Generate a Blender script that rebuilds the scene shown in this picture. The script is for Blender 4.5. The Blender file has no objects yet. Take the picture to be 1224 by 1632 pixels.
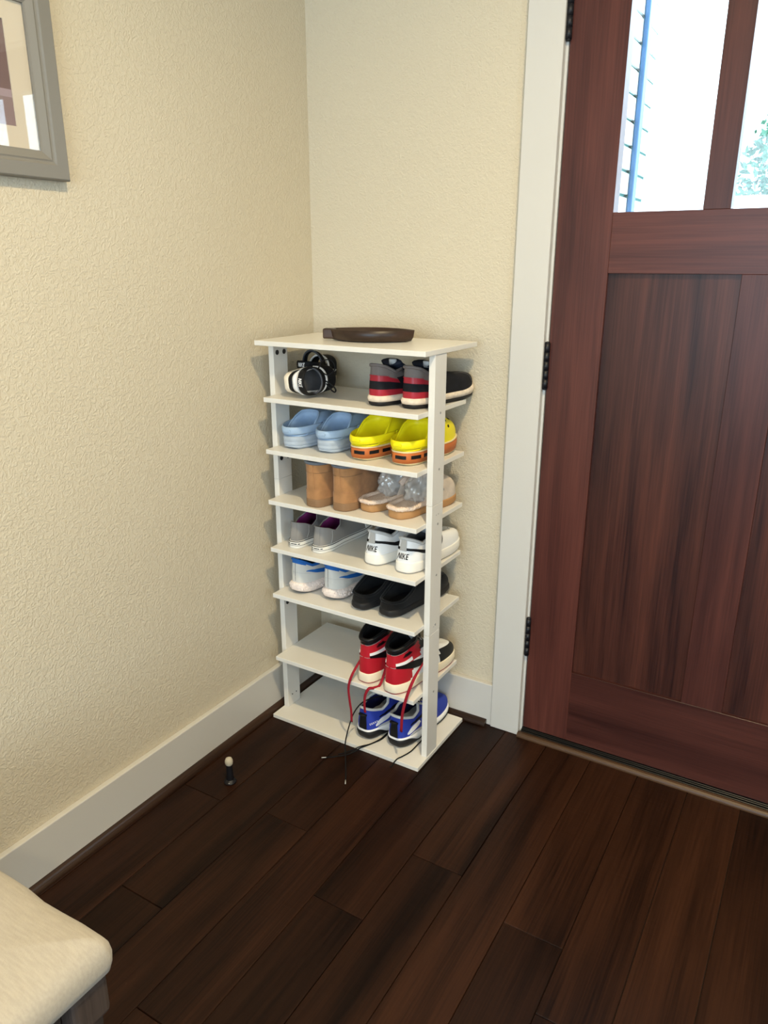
import bpy, bmesh, math, random
import numpy as np
from mathutils import Vector, Matrix, Euler
random.seed(7); rng = np.random.default_rng(7)
PI = math.pi
scene = bpy.context.scene
C = scene.collection

# ------------------------------------------------------------------ camera
cam_d = bpy.data.cameras.new('camera'); cam = bpy.data.objects.new('camera', cam_d); C.objects.link(cam)
cam_d.sensor_fit = 'VERTICAL'; cam_d.sensor_height = 36.0; cam_d.lens = 36.0 * 1198.83 / 1632.0
cam_d.clip_start = 0.02
yaw, pitch, roll = 0.5394, -0.3181, 0.0018
fw = Vector((-math.sin(yaw)*math.cos(pitch), math.cos(yaw)*math.cos(pitch), math.sin(pitch)))
rt = Vector((math.cos(yaw), math.sin(yaw), 0)); up = rt.cross(fw)
r2 = math.cos(roll)*rt + math.sin(roll)*up; u2 = -math.sin(roll)*rt + math.cos(roll)*up
M = Matrix((r2, u2, -fw)).transposed().to_4x4(); M.translation = Vector((1.3831, -1.8941, 1.3468))
cam.matrix_world = M
scene.camera = cam

# ------------------------------------------------------------------ world, lights, exposure
w = bpy.data.worlds.new('World'); scene.world = w; w.use_nodes = True
bg = w.node_tree.nodes['Background']; bg.inputs[0].default_value = (0.64, 0.83, 1.0, 1); bg.inputs[1].default_value = 10.0
def area(name, loc, rot, size, power, color, size_y=None, shape='DISK', portal=False):
    l = bpy.data.lights.new(name, 'AREA'); l.shape = shape; l.size = size
    if size_y: l.size_y = size_y
    l.energy = power; l.color = color
    if portal: l.cycles.is_portal = True
    o = bpy.data.objects.new(name, l); C.objects.link(o); o.location = loc; o.rotation_euler = rot
    return o
CEIL = 2.74
CAN_A = (1.40, -1.32); CAN_B = (1.75, -3.1)
area('can_lamp_near', (CAN_A[0], CAN_A[1], CEIL-0.012), (0, 0, 0), 0.11, 38, (1.0, 0.79, 0.46)).data.spread = math.radians(150)
area('can_lamp_far', (CAN_B[0], CAN_B[1], CEIL-0.012), (0, 0, 0), 0.11, 24, (1.0, 0.79, 0.46))
area('door_portal', (1.22, 0.16, 1.72), (PI/2, 0, PI), 0.75, 1, (1, 1, 1), 0.55, 'RECTANGLE', True)
area('fill_window_portal', (3.26, -2.1, 1.55), (PI/2, 0, PI/2), 0.7, 1, (1, 1, 1), 1.3, 'RECTANGLE', True)  # samples sky light through the added right-hand window
area('rear_fill_window_portal', (1.65, -4.66, 1.4), (PI/2, 0, 0), 2.6, 1, (1, 1, 1), 1.8, 'RECTANGLE', True)  # samples sky light through the added rear window
scene.view_settings.view_transform = 'Standard'; scene.view_settings.look = 'None'
scene.view_settings.gamma = 1.0; scene.view_settings.use_curve_mapping = False
scene.view_settings.exposure = 0.0

# ------------------------------------------------------------------ mesh helpers
def link(name, me, m=None, parent=None, smooth=False):
    if m is not None: me.materials.append(m)
    if smooth: me.polygons.foreach_set('use_smooth', [True]*len(me.polygons))
    o = bpy.data.objects.new(name, me); C.objects.link(o)
    if parent is not None: o.parent = parent
    return o
def pyd(name, verts, faces, m=None, parent=None, smooth=False):
    me = bpy.data.meshes.new(name); me.from_pydata([tuple(float(q) for q in v) for v in verts], [], faces); me.update()
    return link(name, me, m, parent, smooth)
def bm_obj(name, bm, m=None, parent=None, smooth=False):
    bmesh.ops.recalc_face_normals(bm, faces=bm.faces)
    me = bpy.data.meshes.new(name); bm.to_mesh(me); bm.free()
    return link(name, me, m, parent, smooth)
def add_box(bm, lo, hi, bev=0.0, seg=1):
    lo = Vector(lo); hi = Vector(hi); s = hi-lo; c = (hi+lo)/2
    r = bmesh.ops.create_cube(bm, size=1.0, matrix=Matrix.Translation(c) @ Matrix.Diagonal((s.x, s.y, s.z, 1)))
    if bev > 0:
        es = list({e for v in r['verts'] for e in v.link_edges})
        bmesh.ops.bevel(bm, geom=es, offset=bev, segments=seg, affect='EDGES', profile=0.5)
def box(name, lo, hi, m, parent=None, bev=0.0, seg=1):
    bm = bmesh.new(); add_box(bm, lo, hi, bev, seg); return bm_obj(name, bm, m, parent)
def cyl(name, c, axis, r, h, m, parent=None, n=16, bev=0.0, r2=None):
    bm = bmesh.new()
    q = Vector((0, 0, 1)).rotation_difference(Vector(axis)).to_matrix().to_4x4()
    bmesh.ops.create_cone(bm, cap_ends=True, segments=n, radius1=r, radius2=r if r2 is None else r2, depth=h, matrix=Matrix.Translation(c) @ q)
    if bev > 0:
        es = [e for e in bm.edges if len(e.link_faces) == 2 and any(len(f.verts) > 4 for f in e.link_faces)]
        bmesh.ops.bevel(bm, geom=es, offset=bev, segments=2, affect='EDGES')
    o = bm_obj(name, bm, m, parent)
    for p in o.data.polygons: p.use_smooth = len(p.vertices) == 4
    return o
def lathe(name, prof, m, parent=None, n=24, loc=(0, 0, 0)):
    vs = []; fs = []
    for (r, z) in prof:
        for k in range(n):
            a = 2*PI*k/n; vs.append((loc[0]+r*math.cos(a), loc[1]+r*math.sin(a), loc[2]+z))
    for i in range(len(prof)-1):
        for k in range(n):
            k2 = (k+1) % n; fs.append((i*n+k, i*n+k2, (i+1)*n+k2, (i+1)*n+k))
    fs.append(tuple(range(n))[::-1]); fs.append(tuple((len(prof)-1)*n+k for k in range(n)))
    return pyd(name, vs, fs, m, parent, True)
def catmull(pts, sub=6):
    P = [np.array(p, float) for p in pts]; P = [2*P[0]-P[1]] + P + [2*P[-1]-P[-2]]; out = []
    for i in range(1, len(P)-2):
        for k in range(sub):
            t = k/sub; a, b, c, d = P[i-1], P[i], P[i+1], P[i+2]
            out.append(.5*((2*b)+(-a+c)*t+(2*a-5*b+4*c-d)*t*t+(-a+3*b-3*c+d)*t**3))
    out.append(P[-2]); return out
def tube(name, pts, rx, m, parent=None, ry=None, n=8, updir=(0, 0, 1), closed=False, taper=None, smooth_sub=0):
    """tube of elliptic section: rx along the side axis, ry along the 'up' axis"""
    if smooth_sub: pts = catmull(pts, smooth_sub)
    pts = [np.array(p, float) for p in pts]; N = len(pts); ry = rx if ry is None else ry
    vs = []; fs = []; U = np.array(updir, float); prev = None
    for i, p in enumerate(pts):
        a = pts[(i-1) % N] if (closed or i > 0) else pts[i]; b = pts[(i+1) % N] if (closed or i < N-1) else pts[i]
        t = b-a; t = t/(np.linalg.norm(t)+1e-12)
        s = np.cross(t, U)
        if np.linalg.norm(s) < 1e-3: s = prev if prev is not None else np.cross(t, np.array([0.3, 0.9, 0.1]))
        s = s/np.linalg.norm(s); prev = s; u = np.cross(s, t)
        k = 1.0 if taper is None else taper(i/(N-1))
        for j in range(n):
            q = 2*PI*j/n; vs.append(p + s*rx*k*math.cos(q) + u*ry*k*math.sin(q))
    for i in range(N if closed else N-1):
        i2 = (i+1) % N
        for j in range(n):
            j2 = (j+1) % n; fs.append((i*n+j, i2*n+j, i2*n+j2, i*n+j2))
    if not closed: fs.append(tuple(range(n))); fs.append(tuple((N-1)*n+j for j in range(n))[::-1])
    return pyd(name, vs, fs, m, parent, True)
def empty(name, loc=(0, 0, 0), rz=0.0, parent=None):
    o = bpy.data.objects.new(name, None); C.objects.link(o); o.location = loc; o.rotation_euler = (0, 0, rz); o.empty_display_size = 0.05
    if parent: o.parent = parent
    return o
def tag(o, label, cat, group=None):
    o['label'] = label; o['category'] = cat
    if group: o['group'] = group
    return o
def struct(o): o['kind'] = 'structure'; return o

# ------------------------------------------------------------------ material helpers
def mat(name, col, rough=0.5, spec=0.5, bump=None, var=None, metal=0.0, sheen=0.0, coat=0.0):
    """bump=(scale, strength, distance[, stretch]) ; var=(scale, amount[, stretch]) brightness mottling"""
    m = bpy.data.materials.new(name); m.use_nodes = True; nt = m.node_tree; b = nt.nodes['Principled BSDF']
    b.inputs['Base Color'].default_value = (*col, 1); b.inputs['Roughness'].default_value = rough
    b.inputs['Specular IOR Level'].default_value = spec; b.inputs['Metallic'].default_value = metal
    if sheen: b.inputs['Sheen Weight'].default_value = sheen
    if coat: b.inputs['Coat Weight'].default_value = coat; b.inputs['Coat Roughness'].default_value = 0.15
    tc = nt.nodes.new('ShaderNodeTexCoord')
    def noise(scale, stretch=(1, 1, 1), detail=3):
        mp = nt.nodes.new('ShaderNodeMapping'); mp.inputs['Scale'].default_value = stretch
        nt.links.new(tc.outputs['Object'], mp.inputs[0])
        n = nt.nodes.new('ShaderNodeTexNoise'); n.inputs['Scale'].default_value = scale; n.inputs['Detail'].default_value = detail
        nt.links.new(mp.outputs[0], n.inputs['Vector']); return n
    if bump:
        n = noise(bump[0], bump[3] if len(bump) > 3 else (1, 1, 1)); bp = nt.nodes.new('ShaderNodeBump')
        bp.inputs['Strength'].default_value = bump[1]; bp.inputs['Distance'].default_value = bump[2]
        nt.links.new(n.outputs['Fac'], bp.inputs['Height']); nt.links.new(bp.outputs[0], b.inputs['Normal'])
    if var:
        n = noise(var[0], var[2] if len(var) > 2 else (1, 1, 1), 4); rp = nt.nodes.new('ShaderNodeValToRGB')
        a = var[1]; rp.color_ramp.elements[0].position = 0.3; rp.color_ramp.elements[1].position = 0.7
        rp.color_ramp.elements[0].color = (*[c*(1-a) for c in col], 1); rp.color_ramp.elements[1].color = (*[min(1, c*(1+a)) for c in col], 1)
        nt.links.new(n.outputs['Fac'], rp.inputs[0]); nt.links.new(rp.outputs[0], b.inputs['Base Color'])
    return m
def srgb(r, g, b):
    f = lambda c: (c/255)/12.92 if c/255 <= .04045 else (((c/255)+.055)/1.055)**2.4
    return (f(r), f(g), f(b))
def wood(name, dark, light, axis, rough=0.35, scale=1.0, ring=14.0, bump=0.15, coat=0.0, contrast=1.0, ridges=False, spec=0.4):
    """grain runs along `axis` of the object's local space; each object gets its own offset"""
    m = bpy.data.materials.new(name); m.use_nodes = True; nt = m.node_tree; b = nt.nodes['Principled BSDF']; L = nt.links
    tc = nt.nodes.new('ShaderNodeTexCoord'); oi = nt.nodes.new('ShaderNodeObjectInfo')
    mu = nt.nodes.new('ShaderNodeVectorMath'); mu.operation = 'SCALE'; mu.inputs[0].default_value = (37, 53, 71); L.new(oi.outputs['Random'], mu.inputs['Scale'])
    ad = nt.nodes.new('ShaderNodeVectorMath'); ad.operation = 'ADD'; L.new(tc.outputs['Object'], ad.inputs[0]); L.new(mu.outputs[0], ad.inputs[1])
    def nz(st, sc, det, dist=0.0):
        mp = nt.nodes.new('ShaderNodeMapping'); mp.inputs['Scale'].default_value = st; L.new(ad.outputs[0], mp.inputs[0])
        n = nt.nodes.new('ShaderNodeTexNoise'); n.inputs['Scale'].default_value = sc; n.inputs['Detail'].default_value = det; n.inputs['Distortion'].default_value = dist
        L.new(mp.outputs[0], n.inputs['Vector']); return n
    st1 = [1.0, 1.0, 1.0]; st1[axis] = 0.07; st2 = [1.0, 1.0, 1.0]; st2[axis] = 0.02
    n1 = nz(st1, ring*scale, 4, 0.6); n2 = nz(st2, 260*scale, 2)
    mx = nt.nodes.new('ShaderNodeMix'); mx.data_type = 'FLOAT'; mx.inputs[0].default_value = 0.3
    L.new(n1.outputs['Fac'], mx.inputs[2]); L.new(n2.outputs['Fac'], mx.inputs[3])
    rp = nt.nodes.new('ShaderNodeValToRGB'); rp.color_ramp.elements[0].position = 0.5-0.2/contrast; rp.color_ramp.elements[1].position = 0.5+0.2/contrast
    rp.color_ramp.elements[0].color = (*dark, 1); rp.color_ramp.elements[1].color = (*light, 1)
    L.new(mx.outputs[0], rp.inputs[0])
    mr = nt.nodes.new('ShaderNodeMapRange'); mr.inputs[3].default_value = 0.72; mr.inputs[4].default_value = 1.3; L.new(oi.outputs['Random'], mr.inputs[0])
    vm = nt.nodes.new('ShaderNodeVectorMath'); vm.operation = 'SCALE'; L.new(rp.outputs[0], vm.inputs[0]); L.new(mr.outputs[0], vm.inputs['Scale'])
    L.new(vm.outputs[0], b.inputs['Base Color'])
    b.inputs['Roughness'].default_value = rough; b.inputs['Specular IOR Level'].default_value = spec; b.inputs['Coat Weight'].default_value = coat; b.inputs['Coat Roughness'].default_value = 0.2
    bp = nt.nodes.new('ShaderNodeBump'); bp.inputs['Strength'].default_value = bump; bp.inputs['Distance'].default_value = 0.002
    hgt = mx.outputs[0]
    if ridges:
        st3 = [0.25, 0.25, 0.25]; st3[axis] = 1.6
        n3 = nz(st3, 26, 2, 0.8); m3 = nt.nodes.new('ShaderNodeMix'); m3.data_type = 'FLOAT'; m3.inputs[0].default_value = 0.55
        L.new(mx.outputs[0], m3.inputs[2]); L.new(n3.outputs['Fac'], m3.inputs[3]); hgt = m3.outputs[0]
    L.new(hgt, bp.inputs['Height']); L.new(bp.outputs[0], b.inputs['Normal'])
    return m
def glass(name, tint=(1, 1, 1), base=0.04):
    m = bpy.data.materials.new(name); m.use_nodes = True; nt = m.node_tree; nt.nodes.remove(nt.nodes['Principled BSDF'])
    out = nt.nodes['Material Output']; t = nt.nodes.new('ShaderNodeBsdfTransparent'); t.inputs[0].default_value = (*tint, 1)
    g = nt.nodes.new('ShaderNodeBsdfGlossy'); g.inputs['Roughness'].default_value = 0.01
    # thin-pane reflectance (Schlick) that is the same from either side
    ge = nt.nodes.new('ShaderNodeNewGeometry'); dt = nt.nodes.new('ShaderNodeVectorMath'); dt.operation = 'DOT_PRODUCT'; L = nt.links
    L.new(ge.outputs['Incoming'], dt.inputs[0]); L.new(ge.outputs['Normal'], dt.inputs[1])
    def mth(op, x, y=None):
        n = nt.nodes.new('ShaderNodeMath'); n.operation = op
        for k, v in enumerate((x, y)):
            if v is None: continue
            if isinstance(v, (int, float)): n.inputs[k].default_value = v
            else: L.new(v, n.inputs[k])
        return n.outputs[0]
    c = mth('SUBTRACT', 1.0, mth('ABSOLUTE', dt.outputs['Value'])); f = mth('ADD', mth('MULTIPLY', mth('POWER', c, 5.0), 1-base), base)
    mx = nt.nodes.new('ShaderNodeMixShader')
    L.new(f, mx.inputs[0]); L.new(t.outputs[0], mx.inputs[1]); L.new(g.outputs[0], mx.inputs[2]); L.new(mx.outputs[0], out.inputs[0])
    return m

# --- surfaces
def wall_mat():
    m = bpy.data.materials.new('cream_textured_paint'); m.use_nodes = True; nt = m.node_tree; b = nt.nodes['Principled BSDF']; L = nt.links
    b.inputs['Base Color'].default_value = (0.62, 0.55, 0.42, 1); b.inputs['Roughness'].default_value = 0.6; b.inputs['Specular IOR Level'].default_value = 0.25
    tc = nt.nodes.new('ShaderNodeTexCoord')
    n = nt.nodes.new('ShaderNodeTexNoise'); n.inputs['Scale'].default_value = 105; n.inputs['Detail'].default_value = 1.5; n.inputs['Distortion'].default_value = 1.2
    L.new(tc.outputs['Object'], n.inputs['Vector'])
    rp = nt.nodes.new('ShaderNodeValToRGB'); rp.color_ramp.elements[0].position = 0.42; rp.color_ramp.elements[1].position = 0.6; L.new(n.outputs['Fac'], rp.inputs[0])
    bp = nt.nodes.new('ShaderNodeBump'); bp.inputs['Strength'].default_value = 0.45; bp.inputs['Distance'].default_value = 0.0016
    L.new(rp.outputs[0], bp.inputs['Height']); L.new(bp.outputs[0], b.inputs['Normal']); return m
M_WALL = wall_mat()
M_CEIL = mat('ceiling_paint', (0.75, 0.72, 0.66), 0.8, 0.2)
M_TRIM = mat('white_trim_paint', (0.60, 0.58, 0.54), 0.35, 0.4)
M_FLOOR = wood('dark_walnut_plank', (0.0062, 0.0020, 0.0009), (0.031, 0.0112, 0.0050), 1, rough=0.40, ring=11, bump=0.35, ridges=True, spec=0.14, contrast=1.5)
M_SUB = mat('dark_gap', (0.006, 0.004, 0.003), 0.8)
M_QR = wood('dark_walnut_moulding', (0.016, 0.008, 0.005), (0.045, 0.022, 0.012), 1, rough=0.3)
M_QRX = wood('dark_walnut_moulding_x', (0.016, 0.008, 0.005), (0.045, 0.022, 0.012), 0, rough=0.3)
M_DOORZ = wood('mahogany_upright_grain', (0.034, 0.0095, 0.0075), (0.098, 0.030, 0.0215), 2, rough=0.36, ring=18, bump=0.10, spec=.3, contrast=1.1)
M_DOORP = wood('mahogany_panel_grain', (0.022, 0.0065, 0.005), (0.095, 0.030, 0.019), 2, rough=0.36, ring=14, bump=0.10, spec=.3, contrast=1.4)
M_DOORX = wood('mahogany_cross_grain', (0.034, 0.0095, 0.0075), (0.098, 0.030, 0.0215), 0, rough=0.36, ring=18, bump=0.10, spec=.3, contrast=1.1)
M_SILLW = wood('worn_oak_sill', (0.022, 0.010, 0.005), (0.085, 0.045, 0.022), 0, rough=0.35)
M_SILLM = mat('dark_bronze_sill', (0.012, 0.011, 0.010), 0.3, 0.5, metal=0.4)
M_BLKMETAL = mat('black_metal', (0.006, 0.006, 0.009), 0.45, 0.4)
M_GLASS = glass('clear_glass')
M_RACK = mat('white_laminate', (0.76, 0.735, 0.68), 0.3, 0.45)

# ------------------------------------------------------------------ room shell
WT = 0.12   # wall thickness
XR, YR = 3.2, -4.6
DX0, DX1, DH = 0.732, 1.705, 2.06      # door opening
struct(box('wall_left', (-WT, YR, 0), (0, WT, CEIL), M_WALL))
bm = bmesh.new()
add_box(bm, (0, 0, 0), (DX0-0.02, WT, CEIL)); add_box(bm, (DX1+0.02, 0, 0), (XR, WT, CEIL)); add_box(bm, (DX0-0.02, 0, DH+0.02), (DX1+0.02, WT, CEIL))
struct(bm_obj('wall_back', bm, M_WALL))
bm = bmesh.new()
add_box(bm, (XR, YR, 0), (XR+WT, -2.45, CEIL)); add_box(bm, (XR, -1.75, 0), (XR+WT, WT, CEIL)); add_box(bm, (XR, -2.45, 0), (XR+WT, -1.75, 0.9)); add_box(bm, (XR, -2.45, 2.2), (XR+WT, -1.75, CEIL))
struct(bm_obj('wall_right', bm, M_WALL))
bm = bmesh.new()
add_box(bm, (-WT, YR-WT, 0), (.35, YR, CEIL)); add_box(bm, (2.95, YR-WT, 0), (XR+WT, YR, CEIL)); add_box(bm, (.35, YR-WT, 0), (2.95, YR, .5)); add_box(bm, (.35, YR-WT, 2.3), (2.95, YR, CEIL))
struct(bm_obj('wall_rear', bm, M_WALL))
wd2 = struct(empty('fill_window_2', (1.65, YR, 0.5)))  # unseen rear window, added and sized to let in cool fill light
for lo, hi in [((-1.3, -.1, 0), (-1.24, 0, 1.8)), ((1.24, -.1, 0), (1.3, 0, 1.8)), ((-1.24, -.1, 0), (1.24, 0, .06)), ((-1.24, -.1, 1.74), (1.24, 0, 1.8)), ((-.02, -.08, .06), (.02, -.02, 1.74))]:
    box('fill_window_frame', lo, hi, M_TRIM, wd2, 0.003)
box('pane', (-1.24, -.05, .06), (-.02, -.045, 1.74), M_GLASS, wd2); box('pane', (.02, -.05, .06), (1.24, -.045, 1.74), M_GLASS, wd2)
struct(box('ceiling', (-WT, YR-WT, CEIL), (XR+WT, WT, CEIL+0.1), M_CEIL))
wd = struct(empty('fill_window_1', (XR, -2.1, 0.9)))  # invented window behind the view, only there for fill on the left wall
for lo, hi in [((0.0, -.35, 0), (.1, -.30, 1.3)), ((0.0, .30, 0), (.1, .35, 1.3)), ((0.0, -.30, 0), (.1, .30, .06)), ((0.0, -.30, 1.24), (.1, .30, 1.3))]:
    box('fill_window_frame', lo, hi, M_TRIM, wd, 0.003)
box('pane', (0.045, -.30, .06), (0.05, .30, 1.24), M_GLASS, wd)

# floor: sub-floor slab with separate planks
floor = struct(box('floor', (-WT, YR-WT, -0.08), (XR+WT, WT, -0.006), M_SUB))
PW = 0.1313
ends = {0: [-0.70], 1: [-1.03], 2: [-0.674], 3: [-1.22], 4: [-0.828], 5: [-0.605], 6: [-1.18], 7: [-0.677], 8: [-0.84], 9: [-1.25], 10: [-0.95], 11: [-0.45]}
k = 0
for i in range(-1, 25):
    x0 = 0.168 + PW*(i-1); x1 = x0+PW
    if x1 < 0.02 or x0 > XR: continue
    x0 = max(x0, 0.004); x1 = min(x1, XR)
    ys = [0.0] + ends.get(i, [-0.4-random.random()*0.8])
    while ys[-1] > YR: ys.append(ys[-1] - random.choice([0.75, 0.95, 1.2, 1.35, 1.5]))
    ys[-1] = YR
    for a, b in zip(ys[:-1], ys[1:]):
        if a-b < 0.05: continue
        g = 0.0006; dz = random.uniform(-0.0004, 0.0004); bv = 0.0012
        X0, X1, Y0, Y1 = x0+g-(x0+x1)/2, x1-g-(x0+x1)/2, b+g-(a+b)/2, a-g-(a+b)/2
        vs = [(X0, Y0, -.012), (X1, Y0, -.012), (X1, Y1, -.012), (X0, Y1, -.012), (X0, Y0, -bv), (X1, Y0, -bv), (X1, Y1, -bv), (X0, Y1, -bv),
              (X0+bv, Y0+bv, 0), (X1-bv, Y0+bv, 0), (X1-bv, Y1-bv, 0), (X0+bv, Y1-bv, 0)]
        fs = [(3, 2, 1, 0), (8, 9, 10, 11)] + [(j, (j+1) % 4, 4+(j+1) % 4, 4+j) for j in range(4)] + [(4+j, 4+(j+1) % 4, 8+(j+1) % 4, 8+j) for j in range(4)]
        p = pyd('plank', vs, fs, M_FLOOR, floor); p.location = ((x0+x1)/2, (a+b)/2, dz)

# baseboards with dark shoe moulding
BB, BH, BT = 0.017, 0.1388, 0.0159
struct(box('baseboard_left', (0, YR, 0.0005), (BT, -BT, BH), M_TRIM, None, 0.0025, 2))
struct(box('baseboard_back', (0, -BT, 0.0005), (0.6415, 0, BH), M_TRIM, None, 0.0025, 2))
def quarter(name, p0, p1, nrm, r=0.0175, m=None):
    p0 = Vector(p0); p1 = Vector(p1); n = Vector(nrm); vs = []; fs = []; K = 7
    prof = [(0, 0)] + [(r*math.cos(q), r*1.05*math.sin(q)) for q in np.linspace(0, PI/2, K)]
    for p in (p0, p1):
        for a, b in prof: vs.append(p + n*a + Vector((0, 0, b)))
    N = len(prof)
    for i in range(N): fs.append((i, (i+1) % N, N+(i+1) % N, N+i))
    fs.append(tuple(range(N))[::-1]); fs.append(tuple(N+i for i in range(N)))
    bm = bmesh.new(); bv = [bm.verts.new(v) for v in vs]
    for f in fs: bm.faces.new([bv[i] for i in f])
    o = bm_obj(name, bm, m); return o
struct(quarter('trim_1', (BT, YR, 0.0003), (BT, -BT, 0.0003), (1, 0, 0), m=M_QR))
struct(quarter('trim_2', (BT, -BT, 0.0003), (0.628, -BT, 0.0003), (0, -1, 0), m=M_QRX))

# door casing, jamb
CT = 0.0205
trim = struct(empty('trim_3', (0.687, 0, 0)))
box('casing', (0.6423-.687, -CT, 0.0005), (0.7313-.687, -0.0002, DH+0.006), M_TRIM, trim, 0.0015)
box('casing', (DX1+0.001-.687, -CT, 0.0005), (DX1+0.09-.687, -0.0002, DH+0.006), M_TRIM, trim, 0.0015)
box('casing', (0.6423-0.012-.687, -CT-0.002, DH+0.006), (DX1+0.102-.687, -0.0002, DH+0.11), M_TRIM, trim, 0.0015)
box('jamb', (0.7123-.687, -0.001, 0.0), (0.7368-.687, WT, DH+0.02), M_TRIM, trim, 0.001)
box('jamb', (DX1-0.0045-.687, -0.001, 0.0), (DX1+0.0195-.687, WT, DH+0.02), M_TRIM, trim, 0.001)
box('jamb', (0.7368-.687, -0.001, DH-0.004), (DX1-0.0045-.687, WT, DH+0.0195), M_TRIM, trim, 0.001)

# the entry door
door = struct(empty('door_1', (0.74, 0.0, 0.0)))
def dbox(name, x0, x1, z0, z1, y0, y1, m, bev=0.0008, parent=None):
    o = box(name, (x0-.74 - (x0+x1)/2+.74, y0, z0-(z0+z1)/2), (x1-(x0+x1)/2, y1, z1-(z0+z1)/2), m, parent or door, bev)
    o.location = ((x0+x1)/2-.74, 0, (z0+z1)/2); return o
ZB, ZT = 0.0225, 2.052; SL, SR = 0.8715, 1.566; DR = 1.697
dbox('stile', 0.7395, SL, ZB, ZT, 0.0, 0.044, M_DOORZ); dbox('stile', SR, DR, ZB, ZT, 0.0, 0.044, M_DOORZ)
dbox('rail', SL, SR, ZB, 0.245, 0.0002, 0.0438, M_DOORX); dbox('rail', SL, SR, 1.327, 1.463, 0.0002, 0.0438, M_DOORX); dbox('rail', SL, SR, 1.92, ZT, 0.0002, 0.0438, M_DOORX)
dbox('mullion', 1.1665, 1.2665, 0.245, 1.327, 0.0003, 0.0437, M_DOORZ)
dbox('panel', SL-.008, 1.1745, 0.237, 1.335, 0.0115, 0.032, M_DOORP); dbox('panel', 1.2585, SR+.008, 0.237, 1.335, 0.0115, 0.032, M_DOORP)
for a, b in ((1.068, 1.125), (1.312, 1.369)): dbox('glazing_bar', a, b, 1.463, 1.92, 0.0003, 0.0437, M_DOORZ)
for a, b in ((SL, 1.068), (1.125, 1.312), (1.369, SR)):
    dbox('pane', a-.004, b+.004, 1.459, 1.924, 0.020, 0.024, M_GLASS, 0)
# hinges: leaf, knuckles and tips
for z0 in (0.2692, 1.0424, 1.8311):
    h = dbox('hinge', 0.7370, 0.7394, z0, z0+0.1145, -0.0012, 0.03, M_BLKMETAL, 0.0003)
    for j in range(5):
        cyl('knuckle', (-0.0008, -0.0072, -0.0458+0.0229*j), (0, 0, 1), 0.0074, 0.0229, M_BLKMETAL, h, 14)
    for s in (-1, 1): lathe('pin_tip', [(0.0055, 0), (0.0066, s*.0012), (0.006, s*.003), (0.003, s*.0042), (0.0006, s*.0045)], M_BLKMETAL, h, 12, (-0.0008, -0.0072, s*0.0572))
# threshold: wooden nosing and dark metal sill
th = struct(empty('trim_4', (0.74, -0.01, 0)))
SX0, SX1 = 0.7315, DX1
vs = []; prof = [(-0.0300, 0.0004), (-0.0300, 0.005), (-0.0285, 0.0095), (-0.024, 0.0125), (-0.018, 0.0132), (-0.0135, 0.0125), (-0.0135, 0.0004)]
for x in (SX0-.74, SX1-.74):
    for y, z in prof: vs.append((x, y+.01, z))
n = len(prof); fs = [(i, i+1, n+i+1, n+i) for i in range(n-1)] + [(n-1, 0, n, 2*n-1), tuple(range(n))[::-1], tuple(range(n, 2*n))]
bm = bmesh.new(); bv = [bm.verts.new(v) for v in vs]
for f in fs: bm.faces.new([bv[i] for i in f])
bm_obj('wood_nosing', bm, M_SILLW, th)
bm = bmesh.new()
add_box(bm, (0.7368-.74, -0.0033, 0.0004), (SX1-.0045-.74, 0.13, 0.0105), 0.001); add_box(bm, (0.7368-.74, -0.0033, 0.0105), (SX1-.0045-.74, -0.0008, 0.0150), 0.0008); add_box(bm, (0.7368-.74, 0.0030, 0.0105), (SX1-.0045-.74, 0.0052, 0.0175), 0.0008); add_box(bm, (0.7368-.74, 0.0080, 0.0105), (SX1-.0045-.74, 0.0440, 0.0195), 0.0008)
bm_obj('metal_sill', bm, M_SILLM, th)

# ceiling cans
M_BULB = bpy.data.materials.new('lit_lens'); M_BULB.use_nodes = True
_b = M_BULB.node_tree.nodes['Principled BSDF']; _b.inputs['Base Color'].default_value = (1, .95, .85, 1); _b.inputs['Emission Color'].default_value = (1, .86, .68, 1); _b.inputs['Emission Strength'].default_value = 6
for (x, y), lab in ((CAN_A, 'round recessed ceiling light nearest the entry door'), (CAN_B, 'round recessed ceiling light farther back from the door')):
    c = tag(empty('ceiling_light', (x, y, CEIL)), lab, 'ceiling light', 'recessed ceiling lights')
    vs = []; n = 28
    prof = [(0.066, -0.0008), (0.062, -0.003), (0.09, -0.004), (0.094, -0.0008)]
    for r, z in prof:
        for k in range(n): vs.append((r*math.cos(2*PI*k/n), r*math.sin(2*PI*k/n), z))
    pyd('trim_ring', vs, [(i*n+k, i*n+(k+1) % n, (i+1)*n+(k+1) % n, (i+1)*n+k) for i in range(3) for k in range(n)], M_TRIM, c, True)
    lathe('lens', [(0.0622, -0.0005), (0.0622, -0.0025), (0.02, -0.004)], M_BULB, c, 24)
# ------------------------------------------------------------------ shoe rack
RX, RY, RROT = 0.0436, -0.0386, -0.0063
RW, RD, RH, RTK = 0.5156, 0.287, 1.155, 0.0128
SHZ = [1.0049, 0.8609, 0.7146, 0.5713, 0.4265, 0.2185]
RB = Matrix.Translation((RX, RY, 0)) @ Matrix.Rotation(RROT, 4, 'Z')
def rw(a, b, z):            # rack coordinates: a from the left end, b from the front edge
    return RB @ Vector((a, b-RD, z))
rack = tag(empty('shoe_rack', (RX, RY, 0), RROT), 'tall narrow white shoe rack with open shelves standing in the corner', 'shoe rack')
def rbox(name, a0, a1, b0, b1, z0, z1, parent=None, bev=0.0009):
    return box(name, (a0, b0-RD, z0), (a1, b1-RD, z1), M_RACK, parent or rack, bev)
rbox('top_board', 0, RW, 0, RD, RH-RTK, RH); rbox('bottom_board', 0, RW, 0, RD, 0.0006, RTK)
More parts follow.
